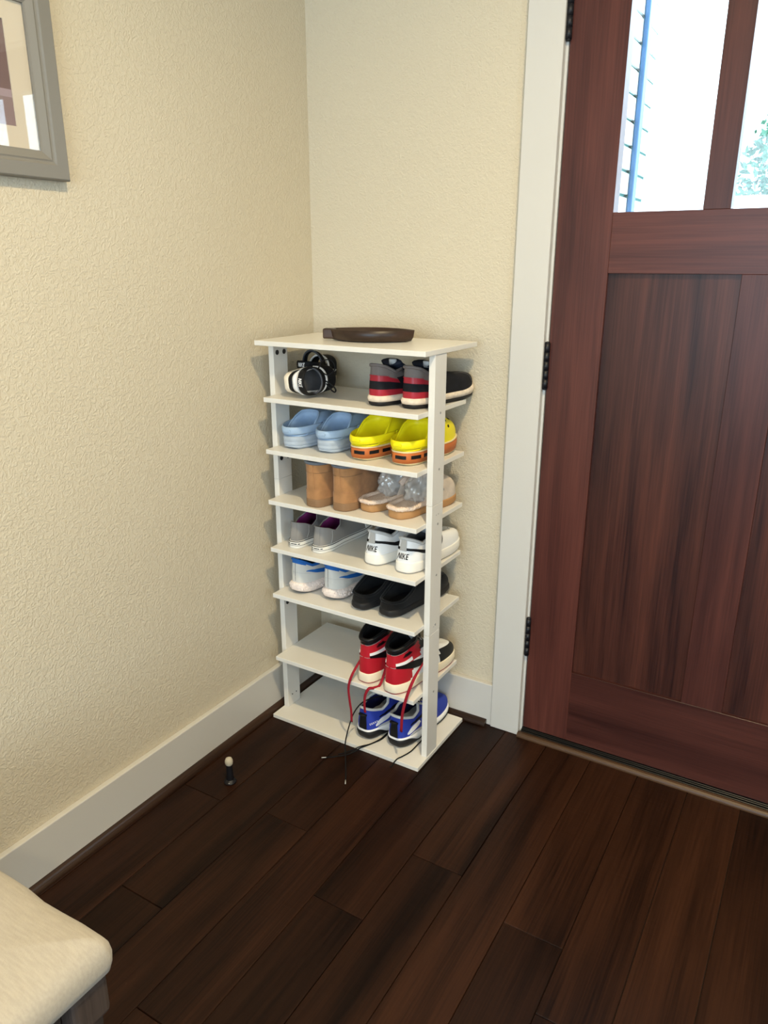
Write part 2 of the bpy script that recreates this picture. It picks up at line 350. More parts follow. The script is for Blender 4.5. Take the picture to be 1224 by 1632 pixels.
U0, U1, UT, UB0, UB1 = 0.0191, 0.4967, 0.0170, 0.0540, 0.1148
for z in SHZ: rbox('shelf', U0+0.0002, U1-0.0002, 0.0034, 0.2707, z-RTK, z)
M_SCREW = mat('pale_steel', (0.45, 0.44, 0.42), 0.35, 0.5, metal=0.8)
M_CAM = mat('black_plastic_cap', (0.010, 0.010, 0.012), 0.4)
ZS = [RTK, 0.3965, 0.7625, RH-RTK]
for s, (a0, a1) in enumerate(((U0-UT, U0), (U1, U1+UT))):
    for j in range(3):
        u = rbox('upright', a0, a1, UB0, UB1, ZS[j]+0.0002, ZS[j+1]-0.0002)
        zs = [z for z in SHZ if ZS[j] < z-RTK/2 < ZS[j+1]]
        for z in zs:
            xo = a0 if s == 0 else a1; d = -1 if s == 0 else 1
            cyl('screw', (xo+d*0.0004, 0.087-RD, z-RTK/2), (1, 0, 0), 0.0031, 0.0012, M_SCREW, u, 12)
        if j:
            for bb in (0.078, 0.090): cyl('peg_hole', ((a1 if s else a0)+(0.0002 if s else -0.0002), bb-RD, ZS[j]-0.028 if j == 2 else ZS[j]+0.02), (1, 0, 0), 0.0014, 0.0006, M_SCREW, u, 8)
        if s == 0:
            zc = ZS[j+1]-0.024
            if j == 1: zc = 0.8609-RTK-0.026
            for bb in (0.070, 0.100):
                if j == 1: continue
                cyl('cam_cap', (a1+0.0004, bb-RD, zc), (1, 0, 0), 0.0068, 0.0012, M_CAM, u, 16)
            if j == 2:
                for bb in (0.070, 0.100): cyl('cam_cap', (a1+0.0004, bb-RD, 0.8609-RTK-0.026), (1, 0, 0), 0.0068, 0.0012, M_CAM, u, 16)
            if j == 0:
                for bb in (0.075, 0.095): cyl('peg_hole', (a1+0.0004, bb-RD, 0.05), (1, 0, 0), 0.002, 0.0012, M_CAM, u, 10)
# ------------------------------------------------------------------ shoes
def itp(tab, s): return float(np.interp(s, [t[0] for t in tab], [t[1] for t in tab]))
def smooth01(x, a, b):
    t = min(1, max(0, (x-a)/(b-a))); return t*t*(3-2*t)
NT = 72
class Shoe:
    """local frame: heel at y=0, toe towards +y, z up.  th=0 heel back, pi/2 right side, pi toe"""
    B0 = [(0, .74), (.15, .78), (.35, .78), (.55, .90), (.72, 1.0), (.86, .98), (1, .92)]
    def __init__(s, root, L, W, m=1, B=None, p=.62, curve=.010):
        s.root, s.L, s.W, s.m, s.B, s.p, s.curve = root, L, W, m, B or s.B0, p, curve
        s.zs = lambda q: .03
    def sv(s, th): return (1-math.cos(th))/2
    def plan(s, th, off=0.0):
        th = th % (2*PI); q = s.sv(th); sg = 1 if th <= PI else -1
        sn = abs(math.sin(th)); hw = s.W/2*(sn**s.p)*itp(s.B, q)
        cx = s.m*s.curve*math.sin(PI*min(1, max(0, (q-.15)/.85)))*-1 + s.m*s.curve*.8*q
        x = cx + sg*hw; y = q*s.L
        if off:
            e = 0.02
            x1, y1 = s.plan(th-e); x2, y2 = s.plan(th+e); tx, ty = x2-x1, y2-y1; n = math.hypot(tx, ty)+1e-9
            x += off*ty/n; y += -off*tx/n
        return x, y
    def layer(s, name, z0, z1, prof, m, parent=None, cap=(True, True), n=NT):
        """sole layer between height functions z0(q), z1(q); prof = [(fraction up, outward offset)]"""
        vs = []; fs = []
        ths = [2*PI*i/n for i in range(n)]
        for f, off in prof:
            for th in ths:
                q = s.sv(th); x, y = s.plan(th, off if not callable(off) else off(q)); a, b = z0(q), z1(q); vs.append((x, y, a+(b-a)*f))
        R = len(prof)
        for r in range(R-1):
            for i in range(n): j = (i+1) % n; fs.append((r*n+i, r*n+j, (r+1)*n+j, (r+1)*n+i))
        h = n//2
        for r, on, flip in ((0, cap[0], True), (R-1, cap[1], False)):
            if not on: continue
            for i in range(h):
                a, b, c, d = r*n+i, r*n+i+1, r*n+(n-i-1) % n, r*n+(n-i) % n
                f = [a, b, c, d]; f2 = []
                for v in f:
                    if v not in f2: f2.append(v)
                if len(f2) > 2: fs.append(tuple(f2[::-1] if flip else f2))
        return pyd(name, vs, fs, m, parent or s.root, True)
    def setup_upper(s, zs, open_y, open_w, zc, Bo=None, po=.7, inset=.002, bulge=.0, toe_h=.05, k_toe=.45, toe_drop=.006, blend=(.42, .75), cx=None, heel_lean=.0, kheel=.12):
        s.zs = zs; s.oy = open_y; s.ow = open_w; s.zc = zc; s.Bo = Bo or [(0, 1), (.45, 1), (.62, .5), (1, .38)]; s.po = po
        s.inset, s.bulge, s.toe_h, s.k_toe, s.toe_drop, s.blend, s.kheel = inset, bulge, toe_h, k_toe, toe_drop, blend, kheel
    def O(s, th):
        th = th % (2*PI); q = s.sv(th); sg = 1 if th <= PI else -1
        y = s.oy[0]+(s.oy[1]-s.oy[0])*q; w = s.ow/2*(abs(math.sin(th))**s.po)*itp(s.Bo, q)
        x = sg*w + s.m*s.curve*-.5*smooth01(y/s.L, .1, .6)
        return np.array([x, y, itp(s.zc, q)])
    def S(s, th, v, off=0.0):
        th = th % (2*PI); q = s.sv(th); x, y = s.plan(th, -s.inset); P0 = np.array([x, y, s.zs(q)]); P3 = s.O(th)
        xo, yo = s.plan(th, -s.inset+s.bulge); t = smooth01(q, *s.blend)
        h = P3[2]-P0[2]
        P1 = np.array([xo, yo, P0[2] + (1-t)*h*.42 + t*s.toe_h])
        d = P0-P3; k = (1-t)*s.kheel + t*s.k_toe
        P2 = P3 + np.array([d[0]*k, d[1]*k, -((1-t)*h*.36 + t*s.toe_drop)])
        u = 1-v; p = u**3*P0+3*u*u*v*P1+3*u*v*v*P2+v**3*P3
        if off:
            p = p + off*s.N(th, v)
        return p
    def N(s, th, v):
        e = .01; v = min(.985, max(.015, v))
        a = s.S(th+e, v)-s.S(th-e, v); b = s.S(th, v+e)-s.S(th, v-e); n = np.cross(a, b)
        return n/(np.linalg.norm(n)+1e-9)
    def upper(s, regions, mats, nv=16, default='upper', n=NT, thick=None):
        """one mesh per region; regions(q, side, v, p) -> name"""
        G = [[s.S(2*PI*i/n, j/nv) for i in range(n)] for j in range(nv+1)]
        flat = [p for r in G for p in r]; buckets = {}
        for j in range(nv):
            for i in range(n):
                th = 2*PI*(i+.5)/n; v = (j+.5)/nv; i2 = (i+1) % n
                c = (G[j][i]+G[j][i2]+G[j+1][i]+G[j+1][i2])/4
                key = regions(s.sv(th), 1 if th < PI else -1, v, c) if regions else default
                buckets.setdefault(key, []).append((j*n+i, j*n+i2, (j+1)*n+i2, (j+1)*n+i))
        out = {}
        for key, fs in buckets.items():
            ids = sorted({i for f in fs for i in f}); mp = {v: k for k, v in enumerate(ids)}
            o = pyd(key, [flat[i] for i in ids], [tuple(mp[i] for i in f) for f in fs], mats[key], s.root, True); out[key] = o
        return out
    def lining(s, m, depth_z, name='lining', insole=None, inset=.004, n=NT, spread=.45, insole_name='insole'):
        vs = []; fs = []; rows = []
        for f in (0, .06, .3, .65, 1.0):
            row = []
            for i in range(n):
                th = 2*PI*i/n; o = s.O(th); b = s.S(th, .0); c = np.array([0, (s.oy[0]+s.oy[1])/2, 0])
                d = b-o; d[2] = 0
                inn = np.array([c[0]-o[0], c[1]-o[1], 0]); inn = inn/(np.linalg.norm(inn)+1e-9)
                e = o + inn*inset*min(1, f*8); tgt = o + d*spread + inn*inset*2; g = max(0, (f-.06)/.94)
                p = e*(1-g)+tgt*g; p[2] = o[2]+(depth_z-o[2])*(g**.9) - (0.0 if f else 0)
                row.append(p)
            rows.append(row)
        vs = [p for r in rows for p in r]
        for r in range(len(rows)-1):
            for i in range(n): j = (i+1) % n; fs.append((r*n+i, (r+1)*n+i, (r+1)*n+j, r*n+j))
        lo = pyd(name, vs, fs, m, s.root, True)
        base = rows[-1]; h = n//2; fs = []
        for i in range(h):
            f2 = []
            for v in (i, i+1, (n-i-1) % n, (n-i) % n):
                if v not in f2: f2.append(v)
            if len(f2) > 2: fs.append(tuple(f2))
        pyd(insole_name, base, fs, insole or m, s.root, True)
        return lo
    def collar(s, m, r=.004, name='collar', th0=None, th1=None, ry=None):
        if th0 is None: return tube(name, [s.O(2*PI*i/NT) for i in range(NT)], r, m, s.root, ry=ry, n=8, closed=True)
        return tube(name, [s.O(th0+(th1-th0)*i/40) for i in range(41)], r, m, s.root, ry=ry, n=8)
    def ribbon(s, name, pairs, m, off=.0012, parent=None, nsub=3, sub=4):
        """band on the upper between two lines of (th, v)"""
        A = catmull([p[0] for p in pairs], sub) if sub else [np.array(p[0]) for p in pairs]
        Bq = catmull([p[1] for p in pairs], sub) if sub else [np.array(p[1]) for p in pairs]
        rows = []
        for a, b in zip(A, Bq):
            row = []
            row.append(s.S(a[0], np.clip(a[1], 0, 1), -.0005))
            for k in range(nsub+1):
                q = a+(b-a)*k/nsub; row.append(s.S(q[0], np.clip(q[1], 0, 1), off))
            row.append(s.S(b[0], np.clip(b[1], 0, 1), -.0005)); rows.append(row)
        K = nsub+3; vs = [p for r in rows for p in r]; fs = []
        for i in range(len(rows)-1):
            for k in range(K-1): fs.append((i*K+k, i*K+k+1, (i+1)*K+k+1, (i+1)*K+k))
        fs.append(tuple(range(K))); fs.append(tuple((len(rows)-1)*K+k for k in range(K))[::-1])
        bm = bmesh.new(); bv = [bm.verts.new(tuple(v)) for v in vs]
        for f in fs:
            try: bm.faces.new([bv[i] for i in f])
            except ValueError: pass
        return bm_obj(name, bm, m, parent or s.root, False)
    def stitch(s, name, line, m, r=.0006, off=.0008, sub=5):
        pts = [s.S(a, v, off) for a, v in catmull(line, sub)]
        return tube(name, pts, r, m, s.root, n=5)
    def tongue(s, m, q0=.66, h=.03, back=.02, w=.05, t=.005, name='tongue'):
        y1 = s.oy[0]+(s.oy[1]-s.oy[0])*1.0; z1 = itp(s.zc, 1)
        y0 = s.oy[0]+(s.oy[1]-s.oy[0])*q0; z0 = itp(s.zc, q0)
        pts = [(0, y1+.004, z1-.006), (0, (y1*2+y0)/3, z1+(z0-z1)/3-.002), (0, (y1+2*y0)/3, z1+(z0-z1)*2/3+.001), (0, y0, z0+.006), (0, y0-back*.5, z0+h*.6), (0, y0-back, z0+h)]
        cx = s.m*s.curve*-.5
        return tube(name, [(p[0]+cx, p[1], p[2]) for p in pts], w/2, m, s.root, ry=t/2, n=12, smooth_sub=5)
    def laces(s, m, qs=(.6, .7, .8, .9), r=.0022, name='lace', lift=.007, flat=.6):
        for q in qs:
            th = math.acos(1-2*q); a = s.O(th); b = s.O(2*PI-th); e = (b-a)/(np.linalg.norm(b-a)+1e-9)
            a = a-e*.006; b = b+e*.006; mid = (a+b)/2+np.array([0, 0, lift])
            tube(name, [a+np.array([0, 0, .001]), (a+mid)/2+np.array([0, 0, .002]), mid, (b+mid)/2+np.array([0, 0, .002]), b+np.array([0, 0, .001])], r, m, s.root, ry=r*flat, n=6, smooth_sub=3)
GLY = {'N': (.62, [((0, 0), (0, 1)), ((.02, 1), (.50, 0)), ((.52, 0), (.52, 1))]), 'I': (.20, [((.04, 0), (.04, 1))]),
       'K': (.60, [((0, 0), (0, 1)), ((.06, .42), (.46, 1)), ((.14, .52), (.48, 0))]), 'E': (.5, [((0, 0), (0, 1)), ((0, .92), (.36, .92)), ((0, .5), (.32, .5)), ((0, .08), (.36, .08))])}
def lettering(text, fn, h, m, parent, name='lettering', slant=.18, wt=.17):
    """strokes mapped by fn(x, y)->point (x, y in metres on the surface)"""
    x = 0; strokes = []
    for ch in text:
        wd, st = GLY[ch]
        for (a, b) in st: strokes.append((np.array([a[0]+x, a[1]]), np.array([b[0]+x, b[1]])))
        x += wd+.13
    tot = x-.13-.08; vs = []; fs = []
    for a, b in strokes:
        d = b-a; d = d/np.linalg.norm(d); horiz = abs(d[1]) < .2
        n = np.array([0, .085]) if horiz else np.array([wt/2, 0])
        base = len(vs); K = 4
        for k in range(K+1):
            p = a+(b-a)*k/K
            for sgn in (-1, 1):
                q = p+n*sgn; xx = ((q[0]-tot/2)*.86+slant*(q[1]-.5))*h; yy = (q[1]-.5)*h; vs.append(fn(xx, yy))
        for k in range(K): i = base+2*k; fs.append((i, i+1, i+3, i+2))
    return pyd(name, vs, fs, m, parent)
def on_heel(s, th0, v0, off=.0016):
    """metric (x along the heel, y up) -> point on the upper; uses true arc length"""
    tt = np.linspace(-1.3, 1.3, 521); pp = np.array([s.S(t, v0) for t in tt]); al = np.concatenate([[0], np.cumsum(np.linalg.norm(np.diff(pp, axis=0), axis=1))]); al -= np.interp(th0, tt, al)
    e = .01; lv = np.linalg.norm(s.S(th0, v0+e)-s.S(th0, v0-e))/(2*e)
    return lambda x, y: s.S(float(np.interp(x, al, tt)), v0+y/lv, off)

# --- shoe materials
F = lambda name, c, rough=.8, **k: mat(name, srgb(*c), rough, .3, **k)
BMP_F = (900, .35, .0006); BMP_L = (500, .12, .0005)
m_navy = F('dark_navy_knit', (34, 40, 54), bump=BMP_F); m_blackmesh = F('black_mesh', (16, 17, 24), bump=BMP_F, var=(60, .4)); m_greymesh = F('warm_grey_mesh', (112, 106, 104), bump=BMP_F)
m_redtpu = F('deep_red_plastic', (160, 38, 52), .35, bump=BMP_L); m_dirtywhite = F('scuffed_off_white_foam', (222, 208, 190), .6, var=(70, .14)); m_blackrub = F('black_rubber', (26, 26, 28), .55, bump=BMP_L)
m_bluefoam = F('light_blue_foam', (160, 184, 212), .5, var=(40, .05)); m_bluesole = F('pale_grey_blue_foam', (172, 184, 198), .55, var=(50, .06))
m_yel = F('bright_yellow_foam', (243, 228, 22), .42); m_brn = F('orange_brown_foam', (188, 104, 52), .5, var=(30, .10)); m_cream = F('cream_rubber', (226, 208, 160), .6); m_blk = F('matte_black', (14, 14, 16), .6); m_hole = F('dark_vent', (52, 50, 30), .8)
m_tan = F('tan_suede', (168, 122, 80), .85, bump=(160, .25, .001), var=(28, .2), sheen=.2); m_tansole = F('taupe_rubber', (140, 108, 78), .7, bump=(260, .2, .0006)); m_greywool = F('blue_grey_wool', (110, 116, 124), .95, bump=(300, .8, .002))
m_slipsole = F('tan_foam_sole', (178, 134, 88), .7); m_fleece = F('pale_pink_fleece', (230, 208, 190), .95, bump=(220, 1.0, .004)); m_slipup = F('grey_suede', (206, 192, 178), .9, bump=(120, .5, .002), var=(30, .15))
m_canvas = F('grey_canvas', (140, 137, 134), .9, bump=(1400, .4, .0005)); m_purple = F('purple_lining', (122, 36, 98), .85, bump=BMP_F); m_whiterub = F('white_rubber', (235, 232, 224), .5); m_inkline = F('black_pinstripe', (26, 26, 30), .6); m_lacew = F('white_lace', (225, 222, 215), .9)
m_whleather = F('white_leather', (240, 240, 240), .45, bump=BMP_L); m_ltgrey = F('light_grey_mesh', (196, 196, 194), .85, bump=BMP_F); m_greytab = F('grey_webbing', (186, 182, 176), .9); m_greylin = F('grey_lining', (122, 124, 128), .9, bump=BMP_F)
m_palegrey = F('pale_grey_knit', (212, 210, 204), .75, bump=BMP_F); m_blue = F('royal_blue_trim', (34, 104, 184), .6); m_pearl = F('pearl_speckled_foam', (236, 222, 214), .45, bump=(240, .5, .0015), var=(160, .14)); m_dkgreen = F('dark_teal_lining', (22, 48, 60), .9)
m_blacksl = F('black_suede', (9, 9, 11), .95, bump=(400, .4, .0008), sheen=.1); m_blacksole = F('charcoal_foam', (30, 30, 32), .6)
m_red = F('red_leather', (182, 30, 44), .42, bump=BMP_L); m_blackle = F('black_leather', (14, 14, 16), .4, bump=BMP_L); m_sail = F('ivory_rubber', (238, 226, 200), .5); m_redlace = F('dark_red_lace', (150, 22, 40), .8, bump=(1200, .4, .0005)); m_redsole = F('red_rubber', (170, 34, 40), .6); m_stitch = F('light_grey_thread', (170, 160, 160), .8)
m_royal = F('royal_blue_mesh', (42, 62, 166), .6, bump=BMP_F); m_dknavy = F('navy_lining', (16, 18, 66), .9); m_greyfoot = F('pale_grey_footbed', (196, 198, 200), .85, bump=BMP_F); m_trimgrey = F('silver_grey_trim', (206, 206, 204), .6); m_blacklace = F('black_lace', (12, 12, 14), .85, bump=(1200, .4, .0005)); m_aglet = mat('clear_aglet', (.5, .5, .48), .2)
m_sandalwhite = F('off_white_foam', (236, 226, 208), .55); m_wht = F('bright_white', (244, 244, 244), .5); m_greyfb = F('charcoal_footbed', (78, 80, 86), .8, bump=BMP_F); m_strapblk = F('black_webbing', (15, 15, 18), .75, bump=BMP_F)

def shoe_root(name, a, b, z, ang, label, cat, group):
    p = rw(a, b, z); o = empty(name, p, RROT - math.radians(ang)); tag(o, label, cat, group); return o
Z0 = 0.0005
const = lambda c: (lambda q: c)
def spring(t, h, toe=.012, heel=.0): return lambda q: h + toe*max(0, (q-.72)/.28)**2 + heel*max(0, (.12-q)/.12)**2

# 1  red / black running shoes
def runner_red(a, b, ang, m, lab):
    r = shoe_root('running_shoe', a, b, SHZ[0]+Z0, ang, lab, 'shoe', 'red and black running shoes'); s = Shoe(r, .272, .098, m, B=[(0, .88), (.15, .9), (.35, .82), (.55, .92), (.72, 1.0), (.86, .98), (1, .92)])
    z1 = spring(0, .011, .004); z2 = spring(0, .026, .012); z3 = lambda q: .026+.012*max(0, (q-.72)/.28)**2+.004
    s.layer('outsole', spring(0, 0, .004), z1, [(0, -.006), (.3, -.001), (1, .0)], m_blackrub); s.layer('midsole', z1, z2, [(0, .0005), (.5, .003), (1, 0.0)], m_dirtywhite)
    s.setup_upper(z2, (.004, .158), .064, [(0, .103), (.12, .098), (.3, .084), (.45, .088), (.62, .092), (1, .068)], toe_h=.045, bulge=.001)
    def reg(q, side, v, p):
        if q < .30+.1*(v < .3):
            if v < .17: return 'lower_heel_band'
            if v < .45: return 'upper'
            if v < .64: return 'upper_heel_band'
            return 'heel_collar'
        if v > .72 and q < .55: return 'heel_collar'
        return 'upper'
    s.upper(reg, {'lower_heel_band': m_redtpu, 'upper_heel_band': m_redtpu, 'upper': m_blackmesh, 'heel_collar': m_greymesh}, nv=22)
    s.ribbon('piping', [((-.75+i*.1, .64), (-.75+i*.1, .665)) for i in range(16)], m_redtpu, .002)
    s.lining(m_navy, .04); s.collar(m_greymesh, .004)
    s.tongue(m_navy, q0=.52, h=.016, back=.014, w=.064, t=.022); s.laces(m_navy)
    for sd in (1, -1): s.stitch('seam', [(PI-sd*.6, .1), (PI-sd*.5, .45), (PI-sd*.45, .8)], m_greymesh)
    tube('tongue_label', [(.010, .070, .098), (.012, .066, .112)], .010, m_ltgrey, r, ry=.0060, n=8)
runner_red(.345, .046, 4, -1, 'red and black running shoe on the highest shelf, nearer the black sandals')
runner_red(.4365, .056, 6, 1, 'red and black running shoe on the highest shelf, beside the right upright')

# 2  clogs
def clog(a, b, ang, m, L, W, body, sole_m, lab, group, yellow=False):
    r = shoe_root('clog', a, b, SHZ[1]+Z0, ang, lab, 'clog', group); s = Shoe(r, L, W, m, B=[(0, .86), (.15, .9), (.35, .88), (.55, .95), (.72, 1.02), (.86, 1.0), (1, .95)], curve=.008)
    hs = .036 if not yellow else .038
    if yellow:
        s.layer('outsole', spring(0, 0, .006, .003), spring(0, .007, .006), [(0, -.007), (.5, -.003), (1, -.001)], m_cream)
        s.layer('sole', spring(0, .007, .006), spring(0, hs-.004, .01), [(0, 0), (.5, .0025), (1, .001)], sole_m); s.layer('welt', spring(0, hs-.004, .01), spring(0, hs, .01), [(0, .001), (.5, .0025), (1, .0)], m_cream)
    else:
        s.layer('outsole', spring(0, 0, .006, .004), spring(0, .010, .008), [(0, -.008), (.4, -.002), (1, 0)], sole_m)
        s.layer('sole', spring(0, .010, .008), spring(0, hs, .010), [(0, -.0012), (.08, .0006), (.35, .0014), (.42, -.0002), (.5, .0015), (.8, .0015), (1, 0)], sole_m)
    top = .092 if not yellow else .103
    s.setup_upper(spring(0, hs, .01), (.008, L*.49), W*.80, [(0, hs+.002), (.25, hs+.003), (.42, hs+.016), (.7, top-.016), (.88, top-.003), (1, top)], Bo=[(0, 1), (.5, 1.02), (.8, 1), (1, .98)], po=.62, toe_h=.042, k_toe=.5, toe_drop=-.004, bulge=.003, blend=(.35, .7))
    s.upper(None, {'upper': body}, nv=14); s.lining(body, hs-.012, insole=body, spread=.3); s.collar(body, .0028, 'rim')
    # vent holes
    for sd, (qa, v) in enumerate([(2.45, .62), (2.75, .78), (PI, .62), (PI, .86), (2*PI-2.75, .78), (2*PI-2.45, .62), (2.8, .5), (2*PI-2.8, .5), (2.2, .42), (2*PI-2.2, .42)]):
        c = s.S(qa, v, .0006); nn = s.N(qa, v); cyl('vent_hole', c, nn, .0042, .0012, m_hole if yellow else m_bluesole, r, 12)
    # heel strap
    zp = hs+.021; yp = L*.45; xp = W*.5; pts = []
    for i in range(25):
        t = PI*i/24; x = math.cos(t)*(W*.47+.003); y = yp-math.sin(t)**.8*(yp+.004); pts.append((x, y, zp-.004*math.sin(t)-.001))
    tube('heel_strap', pts, .0034, body, r, ry=.0108, n=10)
    for sd in (1, -1):
        cyl('rivet', (sd*(W*.47+.004), yp-.002, zp), (1, 0, 0), .0105, .007, body, r, 18, .001)
    bx = box('strap_badge', (-.012, -.0018, -.0035), (.012, 0.0012, .0035), body, r, .0008); bx.location = (0.0, -.0062, zp-.004)
    if yellow:
        def side(th, z, off=.0008):
            x, y = s.plan(th, .0018+off); return np.array([x, y, z])
        tt = np.linspace(-1.75, 1.75, 1401); pp = np.array([s.plan(t) for t in tt]); al = np.concatenate([[0], np.cumsum(np.linalg.norm(np.diff(pp, axis=0), axis=1))]); al -= np.interp(0, tt, al)
        for a0 in np.arange(-.1335, .13, .0415):
            vs = []; K = 8
            for k in range(K+1):
                th = float(np.interp(a0+.0295*k/K, al, tt))
                for z, o in ((.0185, -.001), (.0185, .0008), (.0275, .0008), (.0275, -.001)): vs.append(side(th, z, o))
            fs = [(4*k+j, 4*k+j+1, 4*k+5+j, 4*k+4+j) for k in range(K) for j in range(3)]
            pyd('sole_inset', vs, fs, m_blk, r)
clog(.075, .036, 0, -1, .225, .098, m_bluefoam, m_bluesole, 'light blue foam clog at the left end of its shelf', 'light blue clogs')
clog(.184, .046, 0, 1, .225, .098, m_bluefoam, m_bluesole, 'light blue foam clog next to the yellow clogs', 'light blue clogs')
clog(.306, .028, 2, -1, .245, .105, m_yel, m_brn, 'yellow clog with brown sole beside the light blue clogs', 'yellow clogs', True)
clog(.424, .038, 3, 1, .245, .105, m_yel, m_brn, 'yellow clog with brown sole beside the right upright', 'yellow clogs', True)

# 3  tan ankle boots
def boot(a, b, ang, m, lab):
    r = shoe_root('ankle_boot', a, b, SHZ[2]+Z0, ang, lab, 'boot', 'tan suede ankle boots'); s = Shoe(r, .235, .084, m, B=[(0, .96), (.15, .98), (.35, .90), (.55, .95), (.72, 1.0), (.86, .98), (1, .94)], p=.55)
    z1 = spring(0, .023, .006)
    s.layer('sole', spring(0, 0, .006), z1, [(0, -.002), (.15, 0), (.85, 0), (1, -.001)], m_tansole)
    s.setup_upper(z1, (.002, .100), .078, [(0, .123), (.3, .124), (1, .124)], Bo=[(0, 1), (1, 1)], po=.9, toe_h=.05, k_toe=.02, toe_drop=.045, bulge=.0015, blend=(.3, .8), kheel=.05)
    s.upper(None, {'upper': m_tan}, nv=16)
    s.ribbon('heel_counter', [((-1.15+i*.115, -.0), (-1.15+i*.115, .18+.05*math.cos(-1.15+i*.115))) for i in range(21)], m_tan, .0014)
    s.ribbon('back_stay', [((-.10, .2), (.10, .2)), ((-.10, .5), (.10, .5)), ((-.10, .8), (.10, .8)), ((-.10, 1), (.10, 1))], m_tan, .0012)
    s.stitch('seam', [(-1.5+i*.15, .74) for i in range(21)], m_tansole, .0007)
    s.lining(m_greywool, .05, inset=.006); s.collar(m_greywool, .0045, 'wool_trim')
boot(.1660, .012, -1, -1, 'tan suede ankle boot, farther of the two from the fleece slippers')
boot(.2475, .021, 1, 1, 'tan suede ankle boot right beside the fleece slippers')

# 4  fleece slippers in clear plastic
m_plastic = bpy.data.materials.new('crumpled_clear_plastic'); m_plastic.use_nodes = True
def _pl():
    nt = m_plastic.node_tree; nt.nodes.remove(nt.nodes['Principled BSDF']); L = nt.links; out = nt.nodes['Material Output']
    t = nt.nodes.new('ShaderNodeBsdfTransparent'); d = nt.nodes.new('ShaderNodeBsdfDiffuse'); d.inputs[0].default_value = (.92, .90, .86, 1); g = nt.nodes.new('ShaderNodeBsdfGlossy'); g.inputs['Roughness'].default_value = .12
    m1 = nt.nodes.new('ShaderNodeMixShader'); m1.inputs[0].default_value = .38; L.new(t.outputs[0], m1.inputs[1]); L.new(d.outputs[0], m1.inputs[2])
    m2 = nt.nodes.new('ShaderNodeMixShader'); m2.inputs[0].default_value = .16; L.new(m1.outputs[0], m2.inputs[1]); L.new(g.outputs[0], m2.inputs[2]); L.new(m2.outputs[0], out.inputs[0])
_pl()
def fluff(s, name, th0, th1, z, R, m, n=90, k=10, off=-.003):
    vs = []; fs = []; rg = np.random.default_rng(3)
    for i in range(n+1):
        th = th0+(th1-th0)*i/n; x, y = s.plan(th, off); x2, y2 = s.plan(th, off+.01); nx, ny = (x2-x)/.01, (y2-y)/.01
        for j in range(k):
            a = 2*PI*j/k; rr = R*(1+.30*(rg.random()-.5)); vs.append((x+nx*rr*math.cos(a), y+ny*rr*math.cos(a), z(s.sv(th))+rr*.75*math.sin(a)))
    for i in range(n):
        for j in range(k): j2 = (j+1) % k; fs.append((i*k+j, i*k+j2, (i+1)*k+j2, (i+1)*k+j))
    o = pyd(name, vs, fs, m, s.root, True); o['kind'] = 'stuff'; return o
def slipper(a, b, ang, m, lab, seed):
    r = shoe_root('slipper', a, b, SHZ[2]+Z0, ang, lab, 'slipper', 'fleece slippers in plastic'); s = Shoe(r, .235, .086, m, B=[(0, .96), (.15, .98), (.35, .9), (.55, .95), (.72, 1.0), (.86, .98), (1, .95)], p=.56)
    z1 = spring(0, .022, .006)
    s.layer('sole', spring(0, 0, .006), z1, [(0, -.003), (.2, 0), (.8, .0), (1, -.001)], m_slipsole)
    s.layer('footbed', const(.0218), spring(0, .028, .006), [(0, -.006), (.6, -.005), (1, -.010)], m_fleece)
    fluff(s, 'fleece_rim', -1.75, 1.75, const(.028), .0085, m_fleece)
    s.setup_upper(z1, (.075, .150), .074, [(0, .05), (.2, .055), (.5, .072), (1, .088)], Bo=[(0, 1), (1, 1)], po=.8, toe_h=.05, k_toe=.5, toe_drop=-.004, bulge=.002, blend=(.3, .7))
    # vamp: only the front part of the loft
    n = NT; nv = 10; vs = []; fs = []; ths = [1.25+(2*PI-2.5)*i/n for i in range(n+1)]
    for j in range(nv+1):
        for th in ths: vs.append(s.S(th, j/nv))
    for j in range(nv):
        for i in range(n): fs.append((j*(n+1)+i, j*(n+1)+i+1, (j+1)*(n+1)+i+1, (j+1)*(n+1)+i))
    pyd('upper', vs, fs, m_slipup, r, True)
    rim = [s.S(th, 1) for th in ths]; tube('cuff', rim, .009, m_fleece, r, n=8)
    # stuffed plastic bag over the upper
    rg = np.random.default_rng(seed); vs = []; nu, nw = 64, 36
    fr = rg.normal(size=(9, 3)); fr /= np.linalg.norm(fr, axis=1)[:, None]; fr *= np.array([3, 4, 5, 6, 7.5, 9, 10, 12, 14])[:, None]; ph = rg.random(9)*6.28; am = np.array([.12, .11, .10, .08, .07, .06, .05, .04, .04])
    for i in range(nu):
        for j in range(nw+1):
            u = 2*PI*i/nu; w2 = PI*j/nw
            d = np.array([math.sin(w2)*math.cos(u), math.sin(w2)*math.sin(u), math.cos(w2)])
            k = .96+float(np.sum(am*(1-2*np.abs(np.sin(fr@d+ph)))))*.62
            p = np.array([0, .122, .058])+d*np.array([.046, .066, .054])*k
            p[2] = min(max(p[2], .027), .118); vs.append(p)
    fs = [(i*(nw+1)+j, i*(nw+1)+j+1, ((i+1) % nu)*(nw+1)+j+1, ((i+1) % nu)*(nw+1)+j) for i in range(nu) for j in range(nw)]
    pyd('plastic_wrap', vs, fs, m_plastic, r, True)
slipper(.311, .055, 10, -1, 'fleece slipper in clear plastic wrap beside the tan boots', 5)
slipper(.405, .043, 12, 1, 'fleece slipper in clear plastic wrap beside the right upright', 11)

